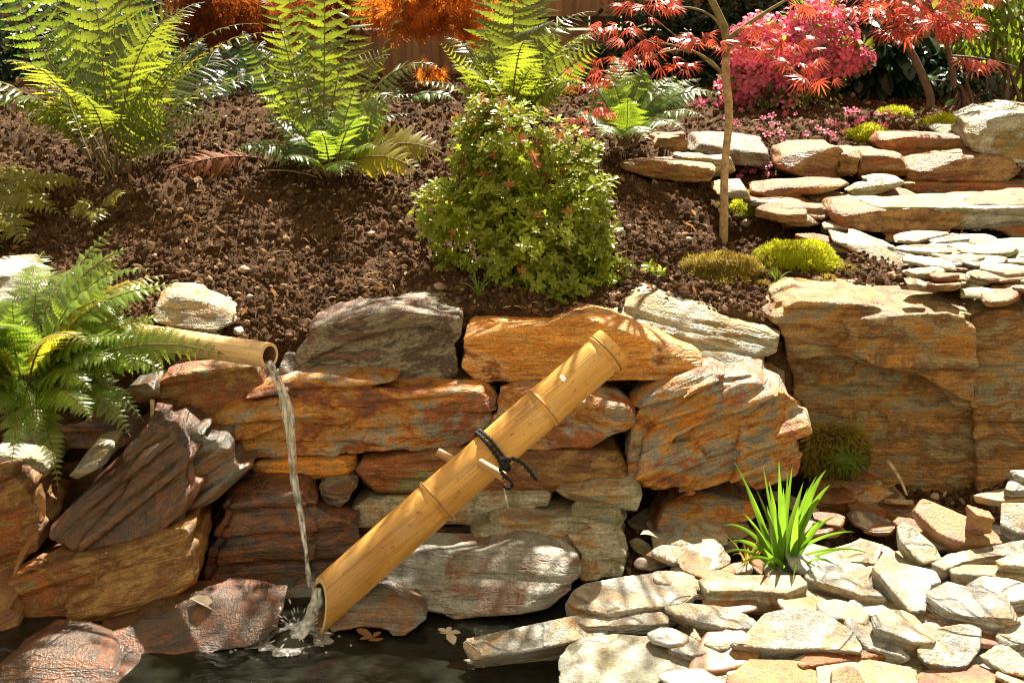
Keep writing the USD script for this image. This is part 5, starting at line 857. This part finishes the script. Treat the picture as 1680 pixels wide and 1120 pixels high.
for q in nodes_t:
    i = int(np.argmin(abs(tt - q))); th = np.linspace(0, 2 * np.pi, 41)
    obj('node_ring', MB().tube(pts_[i] + ax_ * .0028 + (rad_[i] - .0006) * (np.cos(th)[:, None] * a_ + np.sin(th)[:, None] * b_), .0014, 5, False).mesh(), NODE, tube)
pv = at_y(803, 768, 2.085); pd = unit(np.array([.80, -.55, -.26])); pv0 = pv - pd * .0
pr, *_ = pipe(np.linspace(pv - pd * .02, pv + pd * .030, 6), np.full(6, .0080), tube, 'pivot_rod', BAMR, 20, .003)
pb = at_y(735, 750, 2.2); pipe(np.linspace(pb + unit(np.array([.8, -.4, -.3])) * .03, pb - unit(np.array([.8, -.4, -.3])) * .02, 5), np.full(5, .008), tube, 'pivot_rod', BAMR, 16, .003)
# black cord wound round the cane and knotted at the rod
kt = float(((at_y(806, 738, 2.10) - B0) @ ax_) / L0); kc = B0 + ax_ * kt * L0; th = np.linspace(0, 2 * np.pi, 60); rp = tag(UsdGeom.Xform.Define(stage, path_for('rope', tube)))
def cord(curve, rr=.003):
    n = 90; c = spline(curve, n); t = unit(np.gradient(c, axis=0)); u_ = unit(np.cross(t, [0.2, .9, .3])); w_ = np.cross(t, u_); L = np.r_[0, np.cumsum(np.linalg.norm(np.diff(c, axis=0), axis=1))]; mb = MB()
    for k in range(2): ph = L / .0085 * np.pi + k * np.pi; mb.tube(c + rr * .55 * (np.cos(ph)[:, None] * u_ + np.sin(ph)[:, None] * w_), rr * .72, 6)
    return mb.mesh()
for off, sh in ((0, 0), (.0068, .4)):
    obj('cord_loop', cord([kc + ax_ * (off + .004 * math.sin(x + sh)) + (.0372 + .003) * (math.cos(x) * a_ + math.sin(x) * b_) for x in np.linspace(0, 2 * np.pi, 14)]), ROPE, rp)
K = at_y(829, 757, 2.07)
obj('cord_tail', cord([K, at_y(845, 753, 2.065), at_y(862, 764, 2.065), at_y(880, 787, 2.07)], .0031), ROPE, rp)
obj('cord_tail', cord([K, at_y(822, 772, 2.06), at_y(832, 784, 2.058), at_y(840, 792, 2.06), at_y(836, 800, 2.065), at_y(826, 795, 2.07)], .0027), ROPE, rp)
obj('knot', cord([K + .006 * np.array([math.cos(x * 1.7), -.6 + .4 * math.sin(2 * x), math.sin(x * 1.3)]) for x in np.linspace(0, 7, 14)], .003), ROPE, rp)
i = int(np.argmin(abs(tt - .80))); fl = at_y(920, 612, 2.16); d_ = unit(fl - (B0 + ax_ * ((fl - B0) @ ax_))); cfl = B0 + ax_ * ((fl - B0) @ ax_) + d_ * (.0355); s_ = np.cross(d_, ax_)
obj('white_fleck', ((cfl + d_ * .0006 + np.array([[-.008, -.0035], [.006, -.004], [.009, .001], [.006, .004], [-.007, .0035], [-.009, 0]])[:, :1] * s_ * .8 + np.array([[-.008, -.0035], [.006, -.004], [.009, .001], [.006, .004], [-.007, .0035], [-.009, 0]])[:, 1:] * ax_), np.array([[0, 1, 2], [0, 2, 3], [0, 3, 4], [0, 4, 5]])), plain('white_fleck_look', (.75, .73, .68), .7), tube, False)
spout = thing('bamboo_spout', 'pale bamboo pipe poking out of the fern with water running from its end', 'bamboo pipe')
S1, S0 = at_y(442, 583, 2.19), at_y(150, 538, 2.42); sp = np.linspace(S1, S0, 60); st = np.linspace(0, 1, 60)
pipe(sp, .0212 + .0016 * np.exp(-((st - .55) / .012) ** 2), spout, 'cane', BAMP, 36, .0055)

# ------------------------------------------------------------------ water
WATER = usdkit.material(stage, '/World/Looks/pond_water', {
    'g': ('geometry', {}), 'm': ('mapping', {'scale': (1.0, 1.6, 1.0)}), 'n': ('noise_texture', {'scale': 34.0, 'detail': 3.0, 'distortion': .6}), 'b': ('bump', {'strength': .35, 'distance': .006}), 'f': ('fresnel', {'IOR': 1.33}),
    't': ('transparent_bsdf', {'color': (.34, .30, .20)}), 'd': ('diffuse_bsdf', {'color': (.020, .022, .016)}), 'x1': ('mix_closure', {'fac': .45}), 'gl': ('glossy_bsdf', {'color': (1, 1, 1), 'roughness': .03}), 'x': ('mix_closure', {})},
    [('g.position', 'm.vector'), ('m.vector', 'n.vector'), ('n.fac', 'b.height'), ('b.normal', 'gl.normal'), ('b.normal', 'f.normal'), ('t.BSDF', 'x1.closure1'), ('d.BSDF', 'x1.closure2'), ('x1.closure', 'x.closure1'), ('gl.BSDF', 'x.closure2'), ('f.fac', 'x.fac')], surface='x.closure')
FALL = usdkit.material(stage, '/World/Looks/falling_water', {
    'g': ('geometry', {}), 'm': ('mapping', {'scale': (160.0, 160.0, 18.0)}), 'n': ('noise_texture', {'scale': 1.0, 'detail': 3.0}), 'r': ('map_range', {'from_min': .42, 'from_max': .7, 'to_min': .0, 'to_max': .26, 'clamp': True}), 'b': ('bump', {'strength': 1.0, 'distance': .004}),
    'f': ('fresnel', {'IOR': 1.33}), 't': ('transparent_bsdf', {'color': (.93, .94, .92)}), 'd': ('diffuse_bsdf', {'color': (.82, .82, .80)}), 'x1': ('mix_closure', {}), 'gl': ('glossy_bsdf', {'color': (1, 1, 1), 'roughness': .08}), 'x': ('mix_closure', {})},
    [('g.position', 'm.vector'), ('m.vector', 'n.vector'), ('n.fac', 'r.value'), ('r.result', 'x1.fac'), ('n.fac', 'b.height'), ('b.normal', 'gl.normal'), ('b.normal', 'f.normal'), ('t.BSDF', 'x1.closure1'), ('d.BSDF', 'x1.closure2'), ('x1.closure', 'x.closure1'), ('gl.BSDF', 'x.closure2'), ('f.fac', 'x.fac')], surface='x.closure')
FOAM = usdkit.material(stage, '/World/Looks/foaming_water', {
    'g': ('geometry', {}), 'm': ('mapping', {'scale': (160.0, 160.0, 18.0)}), 'n': ('noise_texture', {'scale': 1.0, 'detail': 3.0}), 'r': ('map_range', {'from_min': .42, 'from_max': .7, 'to_min': .10, 'to_max': .34, 'clamp': True}), 'b': ('bump', {'strength': .8, 'distance': .004}),
    'f': ('fresnel', {'IOR': 1.33}), 't': ('transparent_bsdf', {'color': (.93, .94, .92)}), 'd': ('diffuse_bsdf', {'color': (.82, .82, .80)}), 'x1': ('mix_closure', {}), 'gl': ('glossy_bsdf', {'color': (1, 1, 1), 'roughness': .08}), 'x': ('mix_closure', {})},
    [('g.position', 'm.vector'), ('m.vector', 'n.vector'), ('n.fac', 'r.value'), ('r.result', 'x1.fac'), ('n.fac', 'b.height'), ('b.normal', 'gl.normal'), ('b.normal', 'f.normal'), ('t.BSDF', 'x1.closure1'), ('d.BSDF', 'x1.closure2'), ('x1.closure', 'x.closure1'), ('gl.BSDF', 'x.closure2'), ('f.fac', 'x.fac')], surface='x.closure')
SPL = at_z(478, 1052, 0.0)
wx, wy = np.meshgrid(np.arange(-1.05, .34, .006), np.arange(1.15, 2.36, .006), indexing='ij'); dd = np.hypot(wx - SPL[0], wy - SPL[1])
wz = .004 * np.sin(dd * 95) * np.exp(-dd / .14) + .006 * (noise(np.stack([wx * 11, wy * 16, 0 * wx], -1), 4) - .5) * np.exp(-dd / .5) + .002 * (noise(np.stack([wx * 26, wy * 40, 0 * wx], -1), 5) - .5) + .014 * np.exp(-(dd / .035) ** 2)
tag(obj('water', (np.stack([wx, wy, wz], -1).reshape(-1, 3), grid_faces(*wx.shape)), WATER), kind='structure')
r = np.random.default_rng(95)
def stream(name, label, pts, w0, w1, n=5, seed=0, parent=None, mat=None):
    t = thing(name, label, 'water') if parent is None else parent; c = spline(pts, 60); s = np.linspace(0, 1, 60)
    for k in range(n):
        o = np.stack([(noise(np.c_[s * 4 + k * 9, s * 0 + seed, s * 0], k) - .5), (noise(np.c_[s * 4 + k * 5, s * 0 + 7 + seed, s * 0], k + 3) - .5), 0 * s], -1) * np.interp(s, [0, .12, 1], [w0 * .7, w0 * 1.6, w1 * 1.6])[:, None]
        rad = np.interp(s, [0, 1], [w0, w1]) * (.28 + .75 * noise(np.c_[s * 9 + 3 * k, s * 0 + k, s * 0 + seed], 8)) * (1 if k else 1.25); obj('water_strand', MB().tube(c + o, rad * .62, 9).mesh(), mat or FALL, t)
    return t
stream('water_stream', 'thin stream of water falling from the bamboo spout to the tipping tube', [at_y(440, 594, 2.185), at_y(450, 612, 2.17), at_y(463, 650, 2.155), at_y(474, 710, 2.14), at_y(483, 775, 2.125), at_y(494, 850, 2.10), at_y(505, 930, 2.06), at_y(512, 965, 2.045)], .0098, .0045, 4, 1)
stream('water_stream', 'water pouring from the bamboo mouth into the pond', [at_y(522, 965, 2.03), at_y(517, 990, 2.02), at_y(508, 1012, 2.01), at_y(495, 1035, 1.99), SPL + [.008, 0, 0]], .0085, .013, 10, 2, mat=FOAM)
stream('water_drip', 'fine trickle dripping below the pivot rod', [at_y(826, 796, 2.09), at_y(829, 815, 2.088), at_y(834, 835, 2.086), at_y(838, 852, 2.085)], .0028, .0012, 2, 3)
sp_ = thing('water_splash', 'white splash where the water hits the pond', 'water splash'); mb = MB(); mb2 = MB()
for k in range(110):
    a = r.uniform(0, 2 * np.pi); el = r.uniform(.15, 1.3); v0 = r.uniform(.35, 1.35); d = np.array([math.cos(a) * math.cos(el), math.sin(a) * math.cos(el), math.sin(el)]); tm_ = np.linspace(0, .012, 5) + r.uniform(0, .06)
    c = SPL + np.array([.012, .01, .004]) + d * v0 * tm_[:, None] + np.array([0, 0, -4.9]) * (tm_ ** 2)[:, None]; c[:, 2] = np.maximum(c[:, 2], .001); mb.tube(c, r.uniform(.0006, .0016) * np.array([.4, .9, 1, .9, .4]), 5)
for k in range(18):
    p = SPL + np.array([r.normal(0, .05), r.normal(0, .03), 0]); p[2] = .004; v, f = lump(k, 1, .3); mb2.add(p + v * r.uniform(.0012, .003), f)
tag(obj('spray', mb.mesh(), FOAM, sp_), kind='stuff'); tag(obj('bubbles', mb2.mesh(), FALL, sp_), kind='stuff')
for v_, f_ in [lump(8, 4, .4)]: v_ = v_ * [.075, .04, .003]; obj('foam', (SPL + [.0, .01, .002] + v_ * (1 + .7 * (noise(v_ * 70, 6) - .5))[:, None], f_), FOAM, sp_)

# ------------------------------------------------------------------ strap-leaf plant
r = np.random.default_rng(100); pl = thing('strap_leaf_plant', 'bright green clump of strap leaves growing between the pale slates', 'plant'); PB = at_z(1284, 935, .055)
def strap(B, C, T, W, r, tw=0.0, n=16):
    c = bez(B, C, T, n); t = unit(np.gradient(c, axis=0)); s = np.linspace(0, 1, n); w = W * np.minimum(1, .55 + 1.6 * s) * np.maximum(1 - s ** 2.6, 0.02)
    ref = unit(np.array([r.normal(0, .4), -1, .4])); sd = unit(np.cross(t, ref)); nn = np.cross(sd, t); l, rr = c - sd * w[:, None] * .5 + nn * w[:, None] * .18, c + sd * w[:, None] * .5 + nn * w[:, None] * .18
    V = np.stack([l, c, rr], 1).reshape(-1, 3); q = []
    for i in range(n - 1): a = 3 * i; q += [(a, a + 1, a + 4, a + 3), (a + 1, a + 2, a + 5, a + 4)]
    return V, np.array(q)
for (tu, tv, td, cu, cv, w) in [(1204, 756, 0, 1255, 850, 11), (1215, 772, .02, 1248, 860, 12), (1278, 755, 0, 1280, 850, 15), (1262, 790, -.03, 1275, 860, 16), (1300, 764, .02, 1290, 850, 14), (1318, 790, .03, 1300, 850, 15), (1356, 770, 0, 1318, 810, 17), (1362, 795, -.03, 1330, 820, 17), (1340, 780, .03, 1310, 830, 13), (1285, 800, -.05, 1290, 860, 18), (1240, 800, .03, 1265, 860, 12), (1325, 800, .0, 1302, 860, 14), (1310, 830, -.06, 1300, 880, 18), (1258, 830, -.06, 1270, 880, 16),
                                (1376, 846, -.02, 1335, 850, 10), (1402, 872, -.03, 1340, 868, 9), (1436, 912, -.06, 1370, 880, 6), (1420, 905, -.03, 1370, 885, 7), (1186, 862, 0, 1230, 850, 10), (1190, 892, -.05, 1230, 870, 11), (1186, 908, -.07, 1225, 885, 9), (1246, 945, -.12, 1268, 890, 10), (1300, 950, -.12, 1312, 900, 12), (1220, 842, -.03, 1250, 870, 10), (1350, 850, -.05, 1325, 870, 12), (1252, 762, .05, 1265, 850, 9), (1332, 812, -.02, 1315, 870, 13), (1292, 775, .05, 1290, 860, 13), (1210, 930, -.1, 1245, 895, 8), (1380, 935, -.1, 1340, 895, 7)]:
    obj('leaf', strap(PB + r.normal(0, .010, 3) * [1, 1, 0], at_y(cu, cv, PB[1] + td * .5), at_y(tu, tv, PB[1] + td), w / 1000.0 * .78, r), L_STRAP, pl)

# ------------------------------------------------------------------ litter on the soil and stones
r = np.random.default_rng(120)
def on_soil(u, v):
    ys_ = np.linspace(2.42, 4.5, 700); P = at_y(u, v, 1.0) - EYE; P = EYE + P[None] * ys_[:, None]; g = soil_top(P[:, 0], P[:, 1]); i = int(np.argmax(P[:, 2] < g))
    return np.array([P[i, 0], P[i, 1], g[i]])
# ------------------------------------------------------------------ moss cushions
def moss(label, u, v, y, ru, rv, mat, seed, n=2600, blade=.010, hang=0):
    r = np.random.default_rng(seed); Cc = at_y(u, v, y) if hang else on_soil(u, v + rv * .6); sc = Cc[1] * 1.05 / FPX; A = np.array([ru * sc, ru * sc * .62, rv * sc * 1.05]); base = Cc + np.array([0, ru * sc * .45, .0]); base[2] = soil_top(base[:1], base[1:2])[0] - .004
    if hang: A = np.array([ru * sc, .018, rv * sc]); base = Cc
    t = thing('moss_cushion', label, 'moss'); m = trimesh.creation.icosphere(subdivisions=3); v_ = m.vertices * (1 + .35 * (noise(m.vertices * 2.2 + seed, seed) - .5))[:, None]; obj('cushion', (base + v_ * A * .94, m.faces), mat, t)
    for q in range(0 if hang else 7):
        a = r.uniform(0, 6.28); c2 = base + np.array([math.cos(a) * A[0], math.sin(a) * A[1], 0]) * r.uniform(.9, 1.35); c2[2] = soil_top(c2[:1], c2[1:2])[0]; k2 = r.uniform(.1, .26)
        d2 = unit(r.normal(size=(160, 3))); d2[:, 2] = np.abs(d2[:, 2]); tag(obj('side_tuft', leaf_cloud(c2 + d2 * A * k2, unit(d2 + [0, 0, .4]), blade * .9, blade * .15, r, jitter=.4, fold=.1), L_MOSSB if r.random() < .35 else mat, t, False), kind='stuff')
    d = unit(r.normal(size=(n, 3))); d[:, 2] = np.abs(d[:, 2]) if not hang else d[:, 2]
    if hang: d[:, 1] = -np.abs(d[:, 1])
    k = 1 + .35 * (noise(d * 2.2 + seed, seed) - .5); P = base + d * A * k[:, None] * .95; D = unit(d / A * A.mean() + r.normal(0, .45, (n, 3)) + np.array([0, 0, .25 - hang * .5]))
    tag(obj('blades', leaf_cloud(P, D, blade, blade * .16, r, jitter=.3, fold=.1), mat, t, False), kind='stuff')
moss('big bright yellow-green moss cushion right of the maple trunk', 1310, 412, 2.92, 76, 40, L_MOSS, 110, 5200, .011)
moss('half brown moss cushion below the maple trunk', 1192, 438, 2.76, 70, 30, L_MOSSB, 111, 4200, .011)
moss('flat lime moss strip just behind the maple trunk base', 1238, 346, 3.06, 48, 20, L_MOSS, 112, 3000, .010)
moss('moss cushion with fallen petals at the edge of the upper bed', 1432, 218, 3.42, 34, 20, L_MOSS, 113, 2000, .010)
moss('small moss cushion farthest back in the upper bed', 1472, 180, 3.75, 28, 14, L_MOSS, 114, 1800, .010)
moss('wide moss cushion in the upper bed above the bright-edged block', 1560, 190, 3.62, 46, 20, L_MOSS, 115, 2600, .011)
moss('straggly brown-green moss hanging in the crack left of the huge boulder', 1368, 738, 2.43, 52, 46, L_MOSSB, 116, 1500, .022, hang=1)
moss('small green sprig of moss on the hanging brown moss', 1385, 755, 2.39, 26, 14, L_LIME, 117, 160, .018, hang=1)

def litter(name, label, cat, P, L, W, mat, heading, curl=.5, fold=.5, tilt=0.0, group=None):
    bv, bf = leaf_blade(1, W / L, fold, curl); c, s = math.cos(heading), math.sin(heading); x = unit([c, s, tilt]); yv = unit(np.cross([0, 0, 1], x)); z = np.cross(x, yv)
    return tag(obj(name, P + np.array([0, 0, .004]) + L * (bv[:, :1] * x + bv[:, 1:2] * yv + bv[:, 2:] * z) if False else (P + np.array([0, 0, .004]) + L * (bv[:, :1] * x + bv[:, 1:2] * yv + bv[:, 2:] * z), bf), mat, smooth=False), label, cat, group)
for u, v, L, h, lab in [(520, 335, .045, 2.0, 'curled orange-brown dry leaf on the soil, lower of a pair left of the bush'), (545, 350, .05, .4, 'curled dry leaf on the soil right beside the other orange one'), (440, 485, .030, 1.5, 'tan dry leaf on the soil above the water spout'), (448, 522, .03, .1, 'small tan leaf on soil behind the spout end'), (860, 515, .05, .1, 'brown dry leaf at the foot of the small bush'), (900, 512, .06, .0, 'long brown leaf under the small bush by the orange slab'), (500, 555, .05, 1.2, 'narrow pale leaf leaning on the purple-grey stone'), (1120, 370, .035, .5, 'orange leaf on the soil left of the maple trunk'), (620, 290, .08, .05, 'long curled tan leaf lying under the drooping fern'), (1010, 470, .03, 2.5, 'small dry leaf at the right foot of the small bush'), (480, 320, .03, 1.0, 'little brown leaf on the soil below the sprawling fern'), (275, 375, .03, .6, 'small brown leaf on the shaded bank'), (690, 400, .03, 2.2, 'small dry leaf left of the bush foot')]:
    litter('dry_leaf', lab, 'leaf', on_soil(u, v), L, L * .3, L_DRY, h, .6, .7)
df = thing('dead_fern_frond', 'dead brown fern frond lying on the soil below the tall left fern', 'fern frond')
Bf, Tf = on_soil(430, 275) + [0, 0, .02], on_soil(270, 298) + [0, 0, .02]; (V, F), line = frond_mesh(Bf, (Bf + Tf) / 2 + [0, 0, .03], Tf, .05, (0, -.6, .8), r, n=18, droop=.5, curl=.4, asp=.15); fr = obj('blade', (V, F), leaf_mat('dead_fern', [(.16, .06, .025), (.22, .09, .035), (.12, .045, .02)], (.4, .14, .05), .3, .6, .2), df); obj('stem', MB().tube(line, .0015, 5).mesh(), STEMR, fr)
for u, v, P3, L, W, mat, h, lab in [(62, 812, at_y(62, 812, 2.12), .055, .014, L_DRY, -1.1, 'narrow tan leaf on the rounded stone at the left edge'), (30, 940, at_y(30, 940, 2.08), .07, .022, L_DRY, .5, 'broad dry leaf on the green-topped wedge stone'), (45, 925, at_y(45, 925, 2.09), .05, .012, L_DRY, .6, 'thin pale leaf beside the broad dry leaf'), (310, 985, at_y(310, 985, 2.03), .045, .028, L_PALE, -.2, 'fallen cream petal below the wedge stone'), (205, 1040, at_y(205, 1040, 2.02), .035, .012, L_DRY, -1.2, 'orange leaf stuck to the wet sloping slab'), (1050, 880, at_y(1050, 880, 2.16), .035, .02, L_PALE, .4, 'cream petal between the pale-ended stone and the pale rounded one'), (68, 870, at_y(68, 870, 2.10), .10, .010, L_DRY, -1.75, 'long brown curled strip hanging beside the rounded left stone')]:
    litter('dry_leaf' if mat is L_DRY else 'fallen_petal', lab, 'leaf' if mat is L_DRY else 'petal', P3, L, W, mat, h, .4, .5)
def petal_flower(label, u, v, R, mat, z=.004, seed=0):
    rr = np.random.default_rng(seed); P = at_z(u, v, z); mb = MB()
    for k in range(5):
        th = k * 1.2566 + rr.normal(0, .4); bv, bf = leaf_blade(1, rr.uniform(.4, .7), rr.uniform(.1, .6), rr.uniform(-.5, .2)); x = np.array([math.cos(th), math.sin(th), .12]); yv = np.array([-math.sin(th), math.cos(th), 0]); zz = np.array([0, 0, 1.0]); mb.add(P + R * rr.uniform(.45, 1.1) * (bv[:, :1] * x + bv[:, 1:2] * yv + bv[:, 2:] * zz), bf)
    tag(obj('floating_flower', mb.mesh(), mat, smooth=False), label, 'flower')
petal_flower('cream flower floating on the pond below the red slab', 735, 1038, .032, L_PALE, seed=1)
petal_flower('white petals floating at the bottom of the pond', 782, 1088, .03, L_PALE, seed=2)
petal_flower('yellow-brown soggy flower floating on the pond', 612, 1046, .035, L_DRY, seed=3)
litter('dry_leaf', 'brown leaf curled over the soggy flower on the pond', 'leaf', at_z(605, 1030, .012), .06, .016, L_DRY, .5, -.5, .5)
for k in range(80):
    if k < 45: u, v = r.uniform(1190, 1480), r.uniform(185, 240)
    else: u, v = r.normal([1420, 1240][k % 2], 26), r.normal([205, 290][k % 2], 8)
    if v > 240 and u > 1275: continue
    P = on_soil(u, v)
    tag(obj('fallen_petal', flower_mesh(P + [0, 0, .008], unit([r.normal(0, .4), -.5, .8]), r.uniform(.006, .013), r), L_PINK, smooth=False), 'fallen pink azalea blossom lying on the soil around the step stones', 'petal', 'fallen azalea blossoms around the steps')
PEB = plain('pebble', (.24, .17, .12), .5, .4, .3, 40.0); PEBW = plain('pebble_pale', (.36, .30, .25), .5, .4, .2, 40.0)
for u, v, s, m, lab in [(374, 492, .010, PEBW, 'round grey pebble on the soil, left of a trio above the spout'), (390, 484, .009, PEB, 'pebble at the top of the trio above the spout'), (410, 490, .009, PEBW, 'pebble at the right of the trio above the spout'), (392, 548, .017, PEBW, 'pale stone chip just above the spout end'), (352, 550, .012, PEBW, 'small pale chip lying on the bamboo side of the spout'), (640, 535, .02, PEB, 'pinkish pebble behind the purple-grey stone'), (720, 475, .016, PEB, 'reddish clod-like pebble left of the bush foot'), (1225, 370, .022, PEB, 'orange stone on the soil below the lime moss strip'), (1340, 462, .016, PEBW, 'pale chip on the soil above the huge boulder'), (1130, 395, .009, PEBW, 'white pebble left of the maple foot'), (610, 385, .012, PEB, 'tan pebble in the sunlit soil left of the bush'), (400, 445, .014, PEB, 'brown stone in the soil above the trio of pebbles')]:
    vv, ff = lump(int(u), 3, .18, .7); tag(obj('pebble', (on_soil(u, v) + [0, 0, s * .15] + vv * s * .72, ff), m), lab, 'pebble')
for P, s, m, lab in [(at_y(1052, 924, 2.12), .011, PEBW, 'round pinkish pebble beside the pale-ended stone'), (at_y(1534, 814, 2.38), .008, PEB, 'brown pebble under the huge boulder'), (at_y(1583, 388, 2.93), .009, PEBW, 'pale pebble on the step below the long step block')]:
    vv, ff = lump(9, 3, .12, .85); tag(obj('pebble', (P + vv * s, ff), m), lab, 'pebble')
for P0, P1, rr, lab in [(on_soil(440, 290) + [0, 0, .01], on_soil(520, 300) + [0, 0, .012], .0016, 'thin pale stalk lying on the soil below the sprawling fern'), (at_y(1456, 755, 2.35), at_y(1488, 812, 2.31), .004, 'brown twig leaning on the foot of the huge boulder'), (on_soil(708, 440), on_soil(735, 470), .001, 'thin bent twig on the soil left of the bush foot'), (at_y(250, 655, 2.26), at_y(250, 696, 2.25), .0045, 'flat brown stick standing beside the stone under the spout')]:
    tag(obj('twig', MB().tube(spline([P0, (P0 + P1) / 2 + [0, 0, .006], P1], 10), np.linspace(rr, rr * .6, 10), 6).mesh(), BARK), lab, 'twig')
def grass(name, label, P, n, h, seed, mat):
    rr = np.random.default_rng(seed); t = thing(name, label, 'grass')
    for _ in range(n):
        a = rr.uniform(0, 6.28); d = np.array([math.cos(a), math.sin(a) * .6, 0]) * h * rr.uniform(.3, .9); obj('blade', strap(P, P + d * .3 + [0, 0, h * .7], P + d + [0, 0, h * rr.uniform(.5, 1)], .003, rr, n=8), mat, t)
grass('grass_tuft', 'small grass tuft at the left foot of the bush', on_soil(785, 490), 7, .05, 1, L_STRAP); grass('grass_tuft', 'small grass tuft above the huge boulder by the moss', on_soil(1275, 470), 6, .04, 2, L_STRAP); grass('grass_tuft', 'dry grass tuft at the left base of the strap-leaf plant', at_z(1225, 935, .05), 9, .07, 3, L_MOSSB); grass('grass_tuft', 'tiny grass blades at the lower edge of the red slab', at_y(1000, 1018, 1.98), 5, .03, 5, L_STRAP)

xl, yl = soil_points(330, 141); zl = soil_top(xl, yl); sl = r.uniform(.010, .026, len(xl))
lv = [leaf_blade(1, w, f_, c_) for w, f_, c_ in ((.35, .6, .8), (.28, .3, -.6), (.45, .8, .4))]
tag(scatter('leaf_litter', lv, L_DRY, np.c_[xl, yl, zl + .005], np.c_[sl, sl, sl], 142), 'small dry brown leaf bits scattered over the soil bank', 'leaf litter', kind='stuff')
xl, yl = soil_points(140, 143); mb = MB()
for a, b in zip(xl, yl):
    th = r.uniform(0, 3.14); L = r.uniform(.015, .05); d = np.array([math.cos(th), math.sin(th), 0]) * L; e = np.array([a, b]) + d[:2]; z0, z1 = soil_top(np.array([a, e[0]]), np.array([b, e[1]]))
    mb.tube(spline([np.array([a, b, z0 + .003]), np.array([a, b, (z0 + z1) / 2 + .007]) + d * .5, np.array([e[0], e[1], z1 + .003])], 6), r.uniform(.0005, .0012), 4)
tag(tag(obj('twig_litter', mb.mesh(), BARK), 'tiny broken twigs and stalks scattered on the soil', 'twigs'), kind='stuff')
